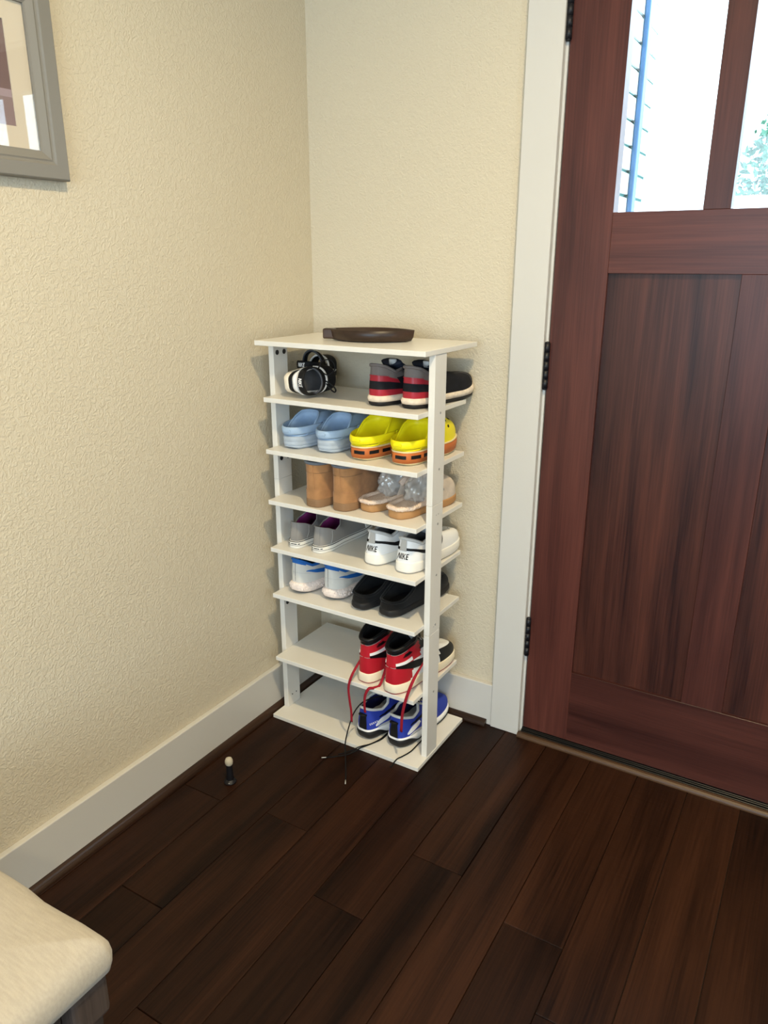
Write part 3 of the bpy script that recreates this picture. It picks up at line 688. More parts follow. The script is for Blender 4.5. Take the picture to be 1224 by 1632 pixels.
# 5  grey canvas sneakers
def canvas_shoe(a, b, ang, m, lab):
    r = shoe_root('canvas_sneaker', a, b, SHZ[3]+Z0, ang, lab, 'shoe', 'grey canvas sneakers'); s = Shoe(r, .265, .090, m, p=.58)
    zt = spring(0, .022, .008)
    s.layer('sole', spring(0, 0, .006), zt, [(0, -.002), (.1, 0), (.9, 0), (1, -.0015)], m_whiterub)
    for z in (.0205, .009):
        pts = []
        for i in range(NT):
            th = 2*PI*i/NT; x, y = s.plan(th, .0002); pts.append((x, y, z+.007*max(0, (s.sv(th)-.72)/.28)**2))
        tube('pinstripe', pts, .0007, m_inkline, r, ry=.0012 if z > .02 else .0005, n=6, closed=True)
    vs = []; K = 8
    for k in range(K+1):
        th = -.42+.84*k/K
        for z, o in ((.0105, -.0005), (.0105, .0012), (.0185, .0012), (.0185, -.0005)): vs.append((*s.plan(th, o), z))
    hl = pyd('heel_label', vs, [(4*k+j, 4*k+j+1, 4*k+5+j, 4*k+4+j) for k in range(K) for j in range(3)], m_whiterub, r)
    for (t0, t1) in ((-.33, -.12), (-.07, .15), (.2, .33)):
        vs = [(*s.plan(t0+(t1-t0)*k/4, .0016), z) for k in range(5) for z in (.0132, .0158)]
        pyd('label_print', vs, [(2*k, 2*k+1, 2*k+3, 2*k+2) for k in range(4)], m_inkline, hl)
    s.setup_upper(zt, (.012, .165), .060, [(0, .074), (.12, .069), (.3, .056), (.5, .070), (.62, .084), (1, .064)], toe_h=.038, bulge=.001, inset=.003)
    s.upper(None, {'upper': m_canvas}, nv=14)
    s.ribbon('heel_strip', [((-.13, .03), (.13, .03)), ((-.13, .4), (.13, .4)), ((-.12, .75), (.12, .75)), ((-.12, 1), (.12, 1))], m_canvas, .0012)
    s.lining(m_purple, .032, inset=.003); s.collar(m_canvas, .002)
    s.tongue(m_purple, q0=.60, h=.026, back=.03, w=.058, t=.005); s.laces(m_lacew, r=.003, flat=.4)
    # toe cap
    s.ribbon('toe_cap', [((PI-1.0+i*.1, .0), (PI-1.0+i*.1, .42)) for i in range(21)], m_whiterub, .0015)
    for sd in (1, -1): s.stitch('seam', [(sd*.75, 0.05), (sd*.85, .4), (sd*.95, .95)], m_ltgrey)
canvas_shoe(.082, .030, -6, -1, 'grey canvas sneaker with purple lining at the left end of its shelf')
canvas_shoe(.1600, .033, 0, 1, 'grey canvas sneaker with purple lining nearer the white sneakers')

def swoosh(s, side, m, tail=.30, v_tail=.62, name='side_stripe', scale=1.0, v0=.0, off=.0012, front=1.95, thick=1.0):
    """curved check-mark stripe; side +1 right, -1 left"""
    c = [(tail, v_tail+.02, v_tail-.02), (tail+.25, v_tail-.10+v0, v_tail-.19+v0), (.95, .40+v0, .22+v0), (1.25, .30+v0, .08+v0), (1.5, .30+v0, .07+v0), (1.72, .42+v0, .18+v0), (front, .70+v0, .60+v0)]
    pr = []
    for th, hi, lo in c:
        mid = (hi+lo)/2; hf = (hi-lo)/2*thick
        t = th if side > 0 else 2*PI-th
        pr.append(((t, mid-hf), (t, mid+hf)))
    return s.ribbon(name, pr, m, off)

# 6  white leather sneakers
def white_sneaker(a, b, ang, m, lab):
    r = shoe_root('leather_sneaker', a, b, SHZ[3]+Z0, ang, lab, 'shoe', 'white leather sneakers'); s = Shoe(r, .262, .100, m, B=[(0, .86), (.15, .9), (.35, .86), (.55, .94), (.72, 1.0), (.86, .98), (1, .93)], p=.58)
    zt = spring(0, .030, .004)
    s.layer('outsole', spring(0, 0, .005), spring(0, .004, .005), [(0, -.006), (.6, -.001), (1, 0)], m_greytab); s.layer('midsole', spring(0, .004, .005), zt, [(0, 0), (.1, .001), (.9, .0005), (1, -.001)], m_whiterub)
    s.setup_upper(zt, (.012, .160), .066, [(0, .094), (.1, .088), (.28, .074), (.45, .080), (.62, .092), (1, .068)], toe_h=.042, bulge=.001, inset=.0025)
    s.upper(None, {'upper': m_whleather}, nv=16)
    # black stripe wraps the heel and runs into the curved side stripes
    s.ribbon('heel_stripe', [((-.5+i*.1, .50), (-.5+i*.1, .615)) for i in range(11)], m_blk, .0012)
    for sd in (1, -1):
        c = [(.48, .50, .615), (.75, .44, .60), (1.05, .30, .55), (1.3, .18, .48), (1.55, .16, .42), (1.75, .28, .46), (1.98, .62, .66)]
        s.ribbon('side_stripe', [(((t if sd > 0 else -t), lo), ((t if sd > 0 else -t), hi)) for t, lo, hi in c], m_blk, .0012)
    s.ribbon('heel_tab', [((-.115, .47), (.115, .47)), ((-.115, .65), (.115, .65)), ((-.115, .85), (.115, .85)), ((-.115, .99), (.115, .99))], m_greytab, .0026)
    lettering('NIKE', on_heel(s, 0.01, .25), .0155, m_blk, r, slant=.2, wt=.16)
    s.lining(m_greylin, .045, inset=.005); s.collar(m_ltgrey, .0045)
    s.tongue(m_whleather, q0=.60, h=.026, back=.03, w=.056, t=.010); s.laces(m_lacew, r=.003, flat=.45)
    for i in range(6): cyl('toe_perforation', s.S(PI+(-.5+.2*i), .55, .0003), s.N(PI+(-.5+.2*i), .55), .0012, .0008, m_greylin, r, 8)
white_sneaker(.3385, .039, 2, -1, 'white leather sneaker with black heel stripe next to the grey canvas shoes')
white_sneaker(.4385, .034, 3, 1, 'white leather sneaker with black heel stripe beside the right upright')

# 7  pale grey / blue running shoes
def runner_blue(a, b, ang, m, lab):
    r = shoe_root('running_shoe', a, b, SHZ[4]+Z0, ang, lab, 'shoe', 'pale grey and blue running shoes'); s = Shoe(r, .270, .096, m, B=[(0, .80), (.12, .88), (.35, .84), (.55, .92), (.72, 1.0), (.86, .98), (1, .92)], p=.58)
    zo = lambda q: .003+.006*max(0, (q-.72)/.28)**2+.008*max(0, (.16-q)/.16)**1.5; zb = lambda q: zo(q)-.003
    zt = lambda q: .033-.008*smooth01(q, .3, .8)+.012*max(0, (q-.72)/.28)**2+.004*max(0, (.1-q)/.1)
    s.layer('outsole', zb, zo, [(0, -.005), (1, -.001)], m_blackrub)
    s.layer('midsole', zo, zt, [(0, -.001), (.2, .002), (.5, .0045), (.8, .0035), (1, -.001)], m_pearl)
    s.setup_upper(zt, (.004, .165), .064, [(0, .108), (.05, .104), (.12, .098), (.25, .084), (.4, .082), (.62, .090), (1, .062)], toe_h=.04, bulge=.001, inset=.003)
    def reg(q, side, v, p):
        if v > .86 and q < .12: return 'collar_trim'
        if v > .90 and q < .5: return 'collar_trim'
        return 'upper'
    s.upper(reg, {'upper': m_palegrey, 'collar_trim': m_blue}, nv=18)
    s.stitch('seam', [(0, .05), (0, .4), (0, .85)], m_greymesh, .0005)
    s.stitch('seam', [(-1.0+i*.2, .42) for i in range(11)], m_ltgrey, .0004)
    s.lining(m_dkgreen, .045, inset=.004, insole=m_blue); s.collar(m_blue, .0035)
    for sd in (1, -1):
        c = [(.62, .52, .54), (.8, .50, .60), (1.05, .42, .66), (1.3, .30, .62), (1.55, .24, .52), (1.75, .34, .50), (1.98, .66, .70)]
        s.ribbon('side_stripe', [(((t if sd > 0 else -t), lo), ((t if sd > 0 else -t), hi)) for t, lo, hi in c], m_blue, .0012)
    s.tongue(m_palegrey, q0=.58, h=.022, back=.028, w=.056, t=.007); s.laces(m_lacew, r=.0026)
    # bubbles of the chunky midsole
    rg = np.random.default_rng(4 if m > 0 else 9); vs = []; fs = []
    for k in range(70):
        th = rg.uniform(.25, 1.5)*(1 if k % 2 else -1); q = s.sv(th % (2*PI)); z = zo(q)+(zt(q)-zo(q))*rg.uniform(.25, .75); x, y = s.plan(th, .0035); R = rg.uniform(.0018, .0032); b0 = len(vs)
        for i in range(6):
            for j in range(4): a2 = 2*PI*i/6; bb = PI*(j+.5)/4; vs.append((x+R*math.sin(bb)*math.cos(a2), y+R*math.sin(bb)*math.sin(a2), z+R*math.cos(bb)))
        for i in range(6):
            for j in range(3): fs.append((b0+i*4+j, b0+i*4+j+1, b0+((i+1) % 6)*4+j+1, b0+((i+1) % 6)*4+j))
    o = pyd('midsole_bubbles', vs, fs, m_pearl, r, True); o['kind'] = 'stuff'
runner_blue(.080, .034, 2, -1, 'pale grey and blue running shoe at the left end of its shelf')
runner_blue(.187, .047, 3, 1, 'pale grey and blue running shoe next to the black slippers')

# 8  black slip-on slippers
def slip_on(a, b, ang, m, lab):
    r = shoe_root('slip_on_slipper', a, b, SHZ[4]+Z0, ang, lab, 'slipper', 'black slip-on slippers'); s = Shoe(r, .265, .092, m, B=[(0, .88), (.15, .92), (.35, .88), (.55, .95), (.72, 1.02), (.86, 1.0), (1, .95)], p=.56)
    zt = spring(0, .024, .006)
    s.layer('sole', spring(0, 0, .008, .003), zt, [(0, -.008), (.15, -.003), (.4, .001), (.8, .001), (1, -.001)], m_blacksole)
    s.setup_upper(zt, (.010, .130), .076, [(0, .044), (.25, .046), (.5, .058), (.75, .074), (1, .080)], Bo=[(0, 1), (1, 1)], po=.65, toe_h=.042, k_toe=.5, toe_drop=-.003, bulge=.002, blend=(.35, .7))
    s.upper(None, {'upper': m_blacksl}, nv=14); s.lining(m_blacksl, .022, spread=.2); s.collar(m_blacksl, .004)
    s.stitch('seam', [(PI-.9+i*.18, .35) for i in range(11)], m_blacksole)
slip_on(.2935, .034, 6, -1, 'black slip-on slipper next to the pale grey and blue running shoes')
slip_on(.3815, .036, 10, 1, 'black slip-on slipper beside the right upright')

# 9  red / white / black high-tops
def wing(s, th0, v0, m, sc=1.0):
    pr = []
    for row in range(4):
        w2 = (.22-.035*row)*sc; v = v0+.022*row
        s.ribbon('wing_emblem', [((th0-w2, v+.012), (th0-w2, v+.026)), ((th0-w2*.3, v), (th0-w2*.3, v+.014)), ((th0+w2*.3, v), (th0+w2*.3, v+.014)), ((th0+w2, v+.012), (th0+w2, v+.026))], m, .0012)
def high_top(a, b, ang, m, lab):
    r = shoe_root('high_top_sneaker', a, b, SHZ[5]+Z0, ang, lab, 'shoe', 'red, white and black high-tops'); s = Shoe(r, .282, .100, m, B=[(0, .80), (.12, .84), (.35, .82), (.55, .92), (.72, 1.0), (.86, .98), (1, .92)], p=.58)
    zt = spring(0, .030, .004)
    s.layer('outsole', spring(0, 0, .006), spring(0, .004, .006), [(0, -.004), (.5, 0), (1, 0)], m_redsole); s.layer('midsole', spring(0, .004, .006), zt, [(0, .0005), (.1, .0015), (.9, .0005), (1, -.001)], m_sail)
    s.setup_upper(zt, (.006, .170), .066, [(0, .132), (.1, .136), (.3, .146), (.5, .150), (.62, .135), (1, .072)], Bo=[(0, 1), (.4, 1), (.6, .62), (1, .36)], toe_h=.042, bulge=.001, inset=.002, kheel=.1)
    def reg(q, side, v, p):
        y, z = p[1], p[2]
        if v > .86 and q < .75: return 'padded_collar'
        if v < .46 and y < .058+.03*v: return 'heel_panel'
        if v >= .48 and y < .100: return 'ankle_flap'
        if y > .185:
            if v < .34: return 'toe_overlay'
            return 'toe_box'
        if v > .62 and y > .1: return 'eyestay'
        return 'quarter'
    s.upper(reg, {'padded_collar': m_blackle, 'heel_panel': m_red, 'ankle_flap': m_red, 'toe_overlay': m_blackle, 'toe_box': m_whleather, 'quarter': m_whleather, 'eyestay': m_blackle}, nv=28, n=96)
    for sd in (1, -1):
        f = lambda t: t if sd > 0 else -t
        s.ribbon('white_stripe', [((f(t), lo), (f(t), hi)) for t, lo, hi in [(.32, .525, .605), (.6, .515, .60), (.85, .50, .59), (1.1, .50, .60)]], m_wht, .0014)
        s.ribbon('side_stripe', [((f(t), lo), (f(t), hi)) for t, lo, hi in [(.32, .455, .52), (.55, .42, .51), (.8, .35, .495), (1.05, .25, .46), (1.3, .20, .40), (1.5, .26, .38), (1.72, .58, .62)]], m_blackle, .0014)
        wing(s, f(.95), .70, m_blackle)
        s.stitch('seam', [(f(0.02), .465), (f(.4), .455), (f(.75), .44)], m_stitch, .0006)
        s.stitch('seam', [(f(0.02), .855), (f(.5), .855), (f(1.0), .855)], m_stitch, .0006)
    s.lining(m_blackle, .045, inset=.007); s.collar(m_blackle, .006)
    s.tongue(m_wht, q0=.58, h=.022, back=.022, w=.054, t=.011); s.laces(m_redlace, qs=(.55, .62, .7, .78, .86, .94), r=.003, flat=.5)
    return r
htA = high_top(.3275, .014, 4, -1, 'red, white and black high-top sneaker, farther from the right upright')
htB = high_top(.4185, .003, 8, 1, 'red, white and black high-top sneaker beside the right upright')
def world_tube(name, pts, rx, m, root, ry=None, sub=6, updir=(0, -1, 0.2)):
    inv = (Matrix.Translation(root.location) @ root.rotation_euler.to_matrix().to_4x4()).inverted()
    return tube(name, [tuple(inv @ Vector(p)) for p in pts], rx, m, root, ry=ry, n=8, smooth_sub=sub, updir=updir)
world_tube('lace', [(.372, -.200, .318), (.349, -.245, .300), (.3455, -.300, .268), (.341, -.330, .240), (.333, -.3345, .205), (.335, -.334, .165), (.340, -.333, .125), (.340, -.332, .090)], .0042, m_redlace, htA, .0011)
world_tube('lace', [(.335, -.322, .2197), (.326, -.318, .2197)], .0012, m_redlace, htA, .0006, 3)
world_tube('lace', [(.400, -.200, .315), (.4185, -.255, .285), (.4190, -.300, .2250), (.412, -.322, .2200), (.400, -.333, .2185), (.390, -.336, .196), (.3865, -.335, .165), (.388, -.334, .138)], .0042, m_redlace, htA, .0011)
world_tube('lace', [(.506, -.175, .318), (.525, -.215, .312), (.5335, -.262, .306), (.5365, -.318, .288), (.527, -.340, .242), (.5140, -.3415, .184), (.5095, -.341, .122)], .0048, m_redlace, htB, .0011)

# 10  blue sneakers
def blue_sneaker(a, b, ang, m, lab):
    r = shoe_root('sports_sneaker', a, b, RTK+Z0, ang, lab, 'shoe', 'royal blue sneakers'); s = Shoe(r, .262, .100, m, B=[(0, .84), (.12, .90), (.35, .86), (.55, .94), (.72, 1.0), (.86, .98), (1, .93)], p=.58)
    zt = lambda q: .035-.011*smooth01(q, .15, .5)+.010*max(0, (q-.72)/.28)**2; zo = lambda q: .029*(1-smooth01(q, .10, .30))+.006*smooth01(q, .1, .3)+.008*max(0, (q-.72)/.28)**2
    s.layer('outsole', spring(0, 0, .006, .003), zo, [(0, -.007), (.25, -.001), (.7, .003), (1, .001)], m_blackrub); s.layer('midsole', zo, zt, [(0, .001), (.5, .002), (1, -.001)], m_wht)
    s.setup_upper(zt, (.006, .165), .068, [(0, .103), (.1, .097), (.3, .086), (.45, .094), (.62, .108), (1, .072)], toe_h=.042, bulge=.002, inset=.0015)
    s.upper(None, {'upper': m_royal}, nv=16)
    s.lining(m_dknavy, .05, inset=.006, insole=m_greyfoot); s.collar(m_trimgrey, .0042, 'collar_trim')
    s.ribbon('pull_tab', [((-.13, .02), (.13, .02)), ((-.13, .3), (.13, .3)), ((-.13, .6), (.13, .6)), ((-.12, .74), (.12, .74))], m_blk, .002)
    a0 = s.S(0, .70, .002); tube('pull_loop', [a0+np.array([-.011, 0, 0]), a0+np.array([-.006, -.008, .004]), a0+np.array([.006, -.008, .004]), a0+np.array([.011, 0, 0])], .0035, m_blk, r, ry=.0035, n=8, smooth_sub=4)
    for sd in (1, -1):
        f = lambda t: t if sd > 0 else -t
        s.ribbon('side_panel', [((f(t), lo), (f(t), hi)) for t, lo, hi in [(.62, .10, .16), (.75, .13, .32), (.95, .20, .46), (1.15, .30, .54), (1.32, .44, .56)]], m_wht, .0018)
        s.ribbon('side_arch', [((f(t), lo), (f(t), hi)) for t, lo, hi in [(.85, .50, .54), (1.05, .58, .66), (1.3, .62, .72), (1.55, .56, .66), (1.8, .40, .46)]], m_blk, .0015)
        s.ribbon('heel_wedge', [((f(t), lo), (f(t), hi)) for t, lo, hi in [(.72, .0, .03), (.9, .0, .09), (1.2, .0, .12), (1.5, .0, .05)]], m_greyfoot, .002)
        for row in range(3):
            for k in range(5):
                t = .30+.09*k+.02*row; s.ribbon('side_print', [((f(t), .26-.05*row+.02*k), (f(t), .28-.05*row+.02*k)), ((f(t+.06), .275-.05*row+.02*k), (f(t+.06), .295-.05*row+.02*k))], m_wht, .0006, sub=0, nsub=1) if sd*m < 0 and row < 2 else None
    # grey inner sock / tongue
    s.tongue(m_greyfoot, q0=.55, h=.020, back=.02, w=.062, t=.012); s.laces(m_blacklace, r=.0026)
    return r
bsA = blue_sneaker(.3115, .034, 3, -1, 'royal blue sneaker on the bottom board, left of its pair')
bsB = blue_sneaker(.410, .046, 4, 1, 'royal blue sneaker on the bottom board beside the right upright')
UPZ = (0, 0, 1)
world_tube('lace', [(.385, -.190, .120), (.372, -.255, .140), (.355, -.296, .140), (.338, -.317, .110), (.327, -.330, .061), (.324, -.342, .022), (.332, -.355, .006), (.362, -.398, .0026), (.392, -.442, .0024), (.405, -.463, .0024)], .0019, m_blacklace, bsA, .0019, 6, UPZ)
world_tube('aglet', [(.405, -.463, .0024), (.413, -.476, .0022)], .0014, m_aglet, bsA, .0014, 2, UPZ)
world_tube('lace', [(.404, -.215, .0155), (.4035, -.262, .0155), (.394, -.290, .0155), (.378, -.323, .0152), (.370, -.332, .0130), (.358, -.345, .0045), (.345, -.368, .0024), (.318, -.395, .0024), (.302, -.408, .0024)], .0019, m_blacklace, bsA, .0017, 6, UPZ)
world_tube('lace', [(.402, -.225, .0155), (.399, -.268, .0155), (.386, -.305, .0155), (.366, -.329, .0140), (.349, -.343, .0045), (.330, -.370, .0024), (.3225, -.378, .0024)], .0017, m_blacklace, bsA, .0015, 6, UPZ)
world_tube('aglet', [(.302, -.408, .0024), (.291, -.416, .0022)], .0014, m_aglet, bsA, .0014, 2, UPZ)
world_tube('lace', [(.508, -.190, .0155), (.5065, -.227, .0155), (.505, -.273, .0155), (.496, -.306, .0155), (.489, -.322, .0152), (.485, -.3335, .0100), (.483, -.342, .0030), (.482, -.352, .0024)], .0019, m_blacklace, bsB, .0017, 6, UPZ)

# 11  black and white strap sandals
def sandal(root, m):
    s = Shoe(root, .146, .072, m, curve=.0, B=[(0, .92), (.15, .95), (.35, .90), (.55, .95), (.72, 1.0), (.86, .98), (1, .95)], p=.56)
    s.layer('outsole', spring(0, 0, .003, .005), spring(0, .024, .003), [(0, -.006), (.3, -.001), (.9, .0), (1, -.001)], m_sandalwhite)
    s.layer('midsole', spring(0, .024, .003), spring(0, .039, .003), [(0, -.001), (.5, .0005), (1, -.0005)], m_blk)
    s.layer('footbed', spring(0, .039, .003), spring(0, .053, .003), [(0, 0), (.5, .001), (.9, -.001), (1, -.004)], m_wht)
    s.layer('insole', const(.0525), spring(0, .0545, .003), [(0, -.005), (1, -.006)], m_greyfb)
    def strap(name, y0, y1, h, w, mm, t=.0022, k=.96):
        pts = []
        for i in range(17):
            q = PI*i/16; x = math.cos(q)*(s.W/2*k); z = .048+math.sin(q)**.7*h*.92; pts.append((x, y0+(y1-y0)*math.sin(q), z))
        return tube(name, pts, t, mm, root, ry=w/2, n=8, updir=(0, 1, 0))
    strap('toe_strap', .102, .109, .040, .040, m_strapblk); strap('toe_strap_trim', .081, .085, .043, .006, m_wht, .0026)
    strap('ankle_strap', .062, .054, .058, .018, m_strapblk); strap('ankle_strap_trim', .051, .043, .062, .005, m_greyfb, .0024)
    pts = []
    for i in range(21):
        q = PI*i/20; pts.append((math.cos(q)*s.W*.49, .052-math.sin(q)**.75*.053, .062+.007*math.sin(q)))
    tube('heel_strap', pts, .0030, m_strapblk, root, ry=.0115, n=8)
    pts2 = [(p[0]*1.02, p[1]-.001*1, .0515) for p in pts]; tube('heel_piping', pts2, .0016, m_wht, root, n=6)
    def fn(x, y):
        q = PI/2 - x/(s.W*.49); cx = -math.cos(q)*s.W*.49; return np.array([-cx if False else math.cos(PI/2-x/(s.W*.49))*s.W*.49, .052-math.cos(x/(s.W*.49))**.75*.053-.0036, .069+y])
    lettering('NIKE', fn, .0115, m_wht, root)
    return s
sd_group = 'black and white sandals'
p = rw(.056, .058, SHZ[0])
s1 = empty('sandal', (0, 0, 0)); tag(s1, 'black and white sandal lying on its side on the highest shelf', 'sandal', sd_group)
sandal(s1, 1)
s1.matrix_world = Matrix.Translation(rw(.066, .026, SHZ[0]+.0378)) @ Matrix.Rotation(RROT-math.radians(3), 4, 'Z') @ Matrix.Rotation(math.radians(84), 4, 'Y')
tube('pull_loop', catmull([(-.03, .058, .084), (-.050, .064, .096), (-.050, .070, .122), (-.028, .074, .128), (-.012, .072, .106), (-.02, .064, .090)], 5), .0014, m_strapblk, s1, ry=.0022, n=6)
tube('pull_loop', catmull([(.002, .062, .100), (.012, .066, .116), (.026, .068, .128), (.034, .070, .122), (.026, .072, .108), (.010, .068, .098)], 5), .0018, m_strapblk, s1, ry=.0022, n=6)
s2 = empty('sandal', (0, 0, 0)); tag(s2, 'black and white sandal standing upright behind the one lying on its side', 'sandal', sd_group)
sandal(s2, -1)
s2.matrix_world = Matrix.Translation(rw(.0245, .1735, SHZ[0]+Z0)) @ Matrix.Rotation(RROT, 4, 'Z')
# ------------------------------------------------------------------ wooden leaf dish on the rack
M_DISH = wood('dark_carved_wood', (0.022, 0.011, 0.007), (0.075, 0.040, 0.025), 0, rough=0.38, ring=30, bump=0.1)
dish = tag(empty('wooden_dish', rw(.272, .150, RH), RROT+math.radians(17)), 'dark carved wooden leaf-shaped dish on the top of the shoe rack', 'dish')
def leaf(t, k=1.0):
    """closed pointed-oval outline, t in 0..1; left end squared off into a short tab"""
    a = 2*PI*t; x = -math.cos(a)*.117; y = math.copysign(abs(math.sin(a))**1.8, math.sin(a))*.064
    return x*k, y*k
vs = []; fs = []; n = 64; HD = .030
prof = [(.70, .0008), (.86, .003), (.95, .012), (1.0, HD), (.965, HD+.0006), (.93, HD-.001), (.84, .014), (.70, .008)]
for k, z in prof:
    for i in range(n): x, y = leaf(i/n); kk = 1-(1-k)*1.0; vs.append((x*(1-(1-k)*.55), y*kk, z))
R_ = len(prof)
for r in range(R_-1):
    for i in range(n): j = (i+1) % n; fs.append((r*n+i, r*n+j, (r+1)*n+j, (r+1)*n+i))
fs.append(tuple(range(n))[::-1]); fs.append(tuple((R_-1)*n+i for i in range(n)))
pyd('bowl', vs, fs, M_DISH, dish, True)
bm = bmesh.new(); add_box(bm, (-.130, -.013, .004), (-.098, .013, HD+.0005), .004, 3); bm_obj('handle', bm, M_DISH, dish)
for s_ in (-1, 1): tube('carved_vein', catmull([(-.08, .0, .0095), (-.03, s_*.012, .0088), (.02, s_*.020, .0095)], 6), .0012, M_DISH, dish, n=6)
tube('carved_vein', catmull([(-.085, 0, .0095), (0, .001, .0088), (.075, 0, .0105)], 6), .0014, M_DISH, dish, n=6)

# ------------------------------------------------------------------ door stop
stop = tag(empty('door_stop', (.137, -.629, 0.0005)), 'small black floor door stop with pale rubber tip by the left wall', 'door stop')
lathe('base', [(.0165, 0), (.0170, .0015), (.0160, .0035), (.0115, .0065), (.0100, .0095)], M_BLKMETAL, stop, 24)
lathe('post', [(.0100, .009), (.0105, .014), (.0092, .030), (.0086, .046), (.0088, .050), (.0092, .0535), (.0085, .056)], M_BLKMETAL, stop, 24)
lathe('rubber_tip', [(.0085, .0555), (.0100, .0580), (.0110, .0635), (.0106, .0690), (.0084, .0745), (.0045, .0772), (.0008, .0778)], F('pale_rubber', (186, 178, 160), .7), stop, 24)
for j in range(2): lathe('screw_head', [(.0022, 0), (.0022, .001), (.0012, .0016)], M_SCREW, stop, 10, (.0135*math.cos(-1.1+2.9*j), .0135*math.sin(-1.1+2.9*j), .0040))

# ------------------------------------------------------------------ upholstered bench
M_LINEN = mat('cream_linen', srgb(172, 163, 148), .95, .1, bump=(700, .5, .0012, (1, .35, 1)), var=(160, .07, (.25, 1.6, 1)), sheen=.15)
M_OLDW = wood('weathered_dark_wood', (0.018, 0.012, 0.010), (0.075, 0.054, 0.044), 2, rough=.6, ring=22, bump=.5)
M_OLDWX = wood('weathered_dark_wood_rail', (0.018, 0.012, 0.010), (0.075, 0.054, 0.044), 1, rough=.6, ring=22, bump=.5)
bench = tag(empty('upholstered_bench', (.37, -1.93, 0.0005)), 'cream linen upholstered bench with dark weathered wooden legs along the left wall', 'bench')
BX0, BX1, BY0, BY1 = .085-.37, .630-.37, -2.47+1.93, -1.384+1.93
def rrect(ins, r, n=14):
    pts = []; x0, x1, y0, y1 = BX0+ins, BX1-ins, BY0+ins, BY1-ins; r = max(.004, r-ins*.6)
    E_ = [((x1-r, y1-r), 0), ((x0+r, y1-r), 1), ((x0+r, y0+r), 2), ((x1-r, y0+r), 3)]
    for (cx, cy), qd in E_:
        for k in range(n+1):
            a = PI/2*qd + PI/2*k/n; pts.append((cx+r*math.cos(a), cy+r*math.sin(a)))
        nx = E_[(qd+1) % 4][0]; a = PI/2*(qd+1); e0 = np.array(pts[-1]); e1 = np.array([nx[0]+r*math.cos(a), nx[1]+r*math.sin(a)])
        for k in range(1, 12): pts.append(tuple(e0+(e1-e0)*k/12))
    return pts
def puff(x, y):      # soft scallop on the long edges
    d = 0.0
    if y > BY1-.2: d -= .005*math.exp(-((x-BX1+.128)/.022)**2)
    return d
vs = []; fs = []
ring = [(.378, .018), (.380, .008), (.386, .001), (.398, -.002), (.412, -.003), (.424, -.001), (.434, .004), (.441, .012), (.446, .026), (.452, .065), (.456, .13), (.457, .22)]
N_ = None
for z, ins in ring:
    pts = rrect(ins, .016); N_ = len(pts)
    for (x, y) in pts: vs.append((x, y+puff(x, y)*(1 if ins < .1 else .3), z + (.0012*math.sin(37*x+11*y))))
for r in range(len(ring)-1):
    for i in range(N_): j = (i+1) % N_; fs.append((r*N_+i, r*N_+j, (r+1)*N_+j, (r+1)*N_+i))
fs.append(tuple(range(N_))[::-1]); fs.append(tuple((len(ring)-1)*N_+i for i in range(N_)))
cush = pyd('cushion', vs, fs, M_LINEN, bench, True)
ys = -1.572+1.93
tube('seam', catmull([(BX1-.16, ys+.05, .4565), (BX1-.070, ys+.03, .4522), (BX1-.026, ys+.015, .4455), (BX1-.010, ys+.006, .4395), (BX1+.002, ys-.002, .4230), (BX1+.0025, ys-.006, .4050), (BX1-.002, ys-.006, .3860)], 6), .0016, M_LINEN, cush, n=6)
for sx in (0, 1):
    for sy in (0, 1):
        cx = (BX1-.040) if sx else (BX0+.040); cy = (BY1-.040) if sy else (BY0+.040)
        l = empty('leg', (cx, cy, 0), 0, bench)
        box('block', (-.031, -.031, .306), (.031, .031, .3775), M_OLDW, l, .009, 3)
        lathe('turning', [(.012, 0), (.017, .004), (.019, .02), (.014, .04), (.016, .06), (.024, .14), (.028, .20), (.026, .240), (.018, .262), (.016, .268), (.027, .278), (.028, .287), (.020, .296), (.024, .308)], M_OLDW, l, 22)
for (lo, hi) in [((BX1-.058, BY0+.072, .295), (BX1-.036, BY1-.072, .3775)), ((BX0+.036, BY0+.072, .295), (BX0+.058, BY1-.072, .3775))]:
    box('apron', lo, hi, M_OLDWX, bench, .002)
for (lo, hi) in [((BX0+.071, BY1-.058, .295), (BX1-.071, BY1-.036, .3775)), ((BX0+.071, BY0+.036, .295), (BX1-.071, BY0+.058, .3775))]:
    box('apron', lo, hi, M_OLDWX, bench, .002)

# ------------------------------------------------------------------ framed picture on the left wall
M_FRAME = F('warm_grey_frame_paint', (128, 124, 116), .45); M_MAT = F('cream_mat_board', (214, 203, 184), .9)
PY1, PY0, PZ0, PZ1 = -.8266, -1.31, 1.5009, 1.845
pic = tag(empty('framed_picture', (0.0, (PY0+PY1)/2, PZ0)), 'grey framed picture with cream mat hanging on the left wall', 'picture frame')
cy_, cz_ = (PY0+PY1)/2, PZ0
def frame_side(pts_outer, pts_inner):
    """mitred moulding between two corners; profile from outer edge (0) to sight edge (1)"""
    prof = [(0, .0008), (0, .019), (.03, .0225), (.06, .0235), (.52, .0225), (.58, .0195), (.64, .0185), (.70, .0195), (.94, .0125), (1.0, .0115), (1.0, .004)]
    vs = []
    for o, i in zip(pts_outer, pts_inner):
        for f, x in prof: vs.append((x, o[0]+(i[0]-o[0])*f-cy_, o[1]+(i[1]-o[1])*f-cz_))
    n = len(prof); bm = bmesh.new(); bv = [bm.verts.new(v) for v in vs]
    for k in range(n): bm.faces.new([bv[k], bv[(k+1) % n], bv[n+(k+1) % n], bv[n+k]])
    bm.faces.new(bv[:n][::-1]); bm.faces.new(bv[n:])
    return bm_obj('frame_side', bm, M_FRAME, pic)
FWD = .0505
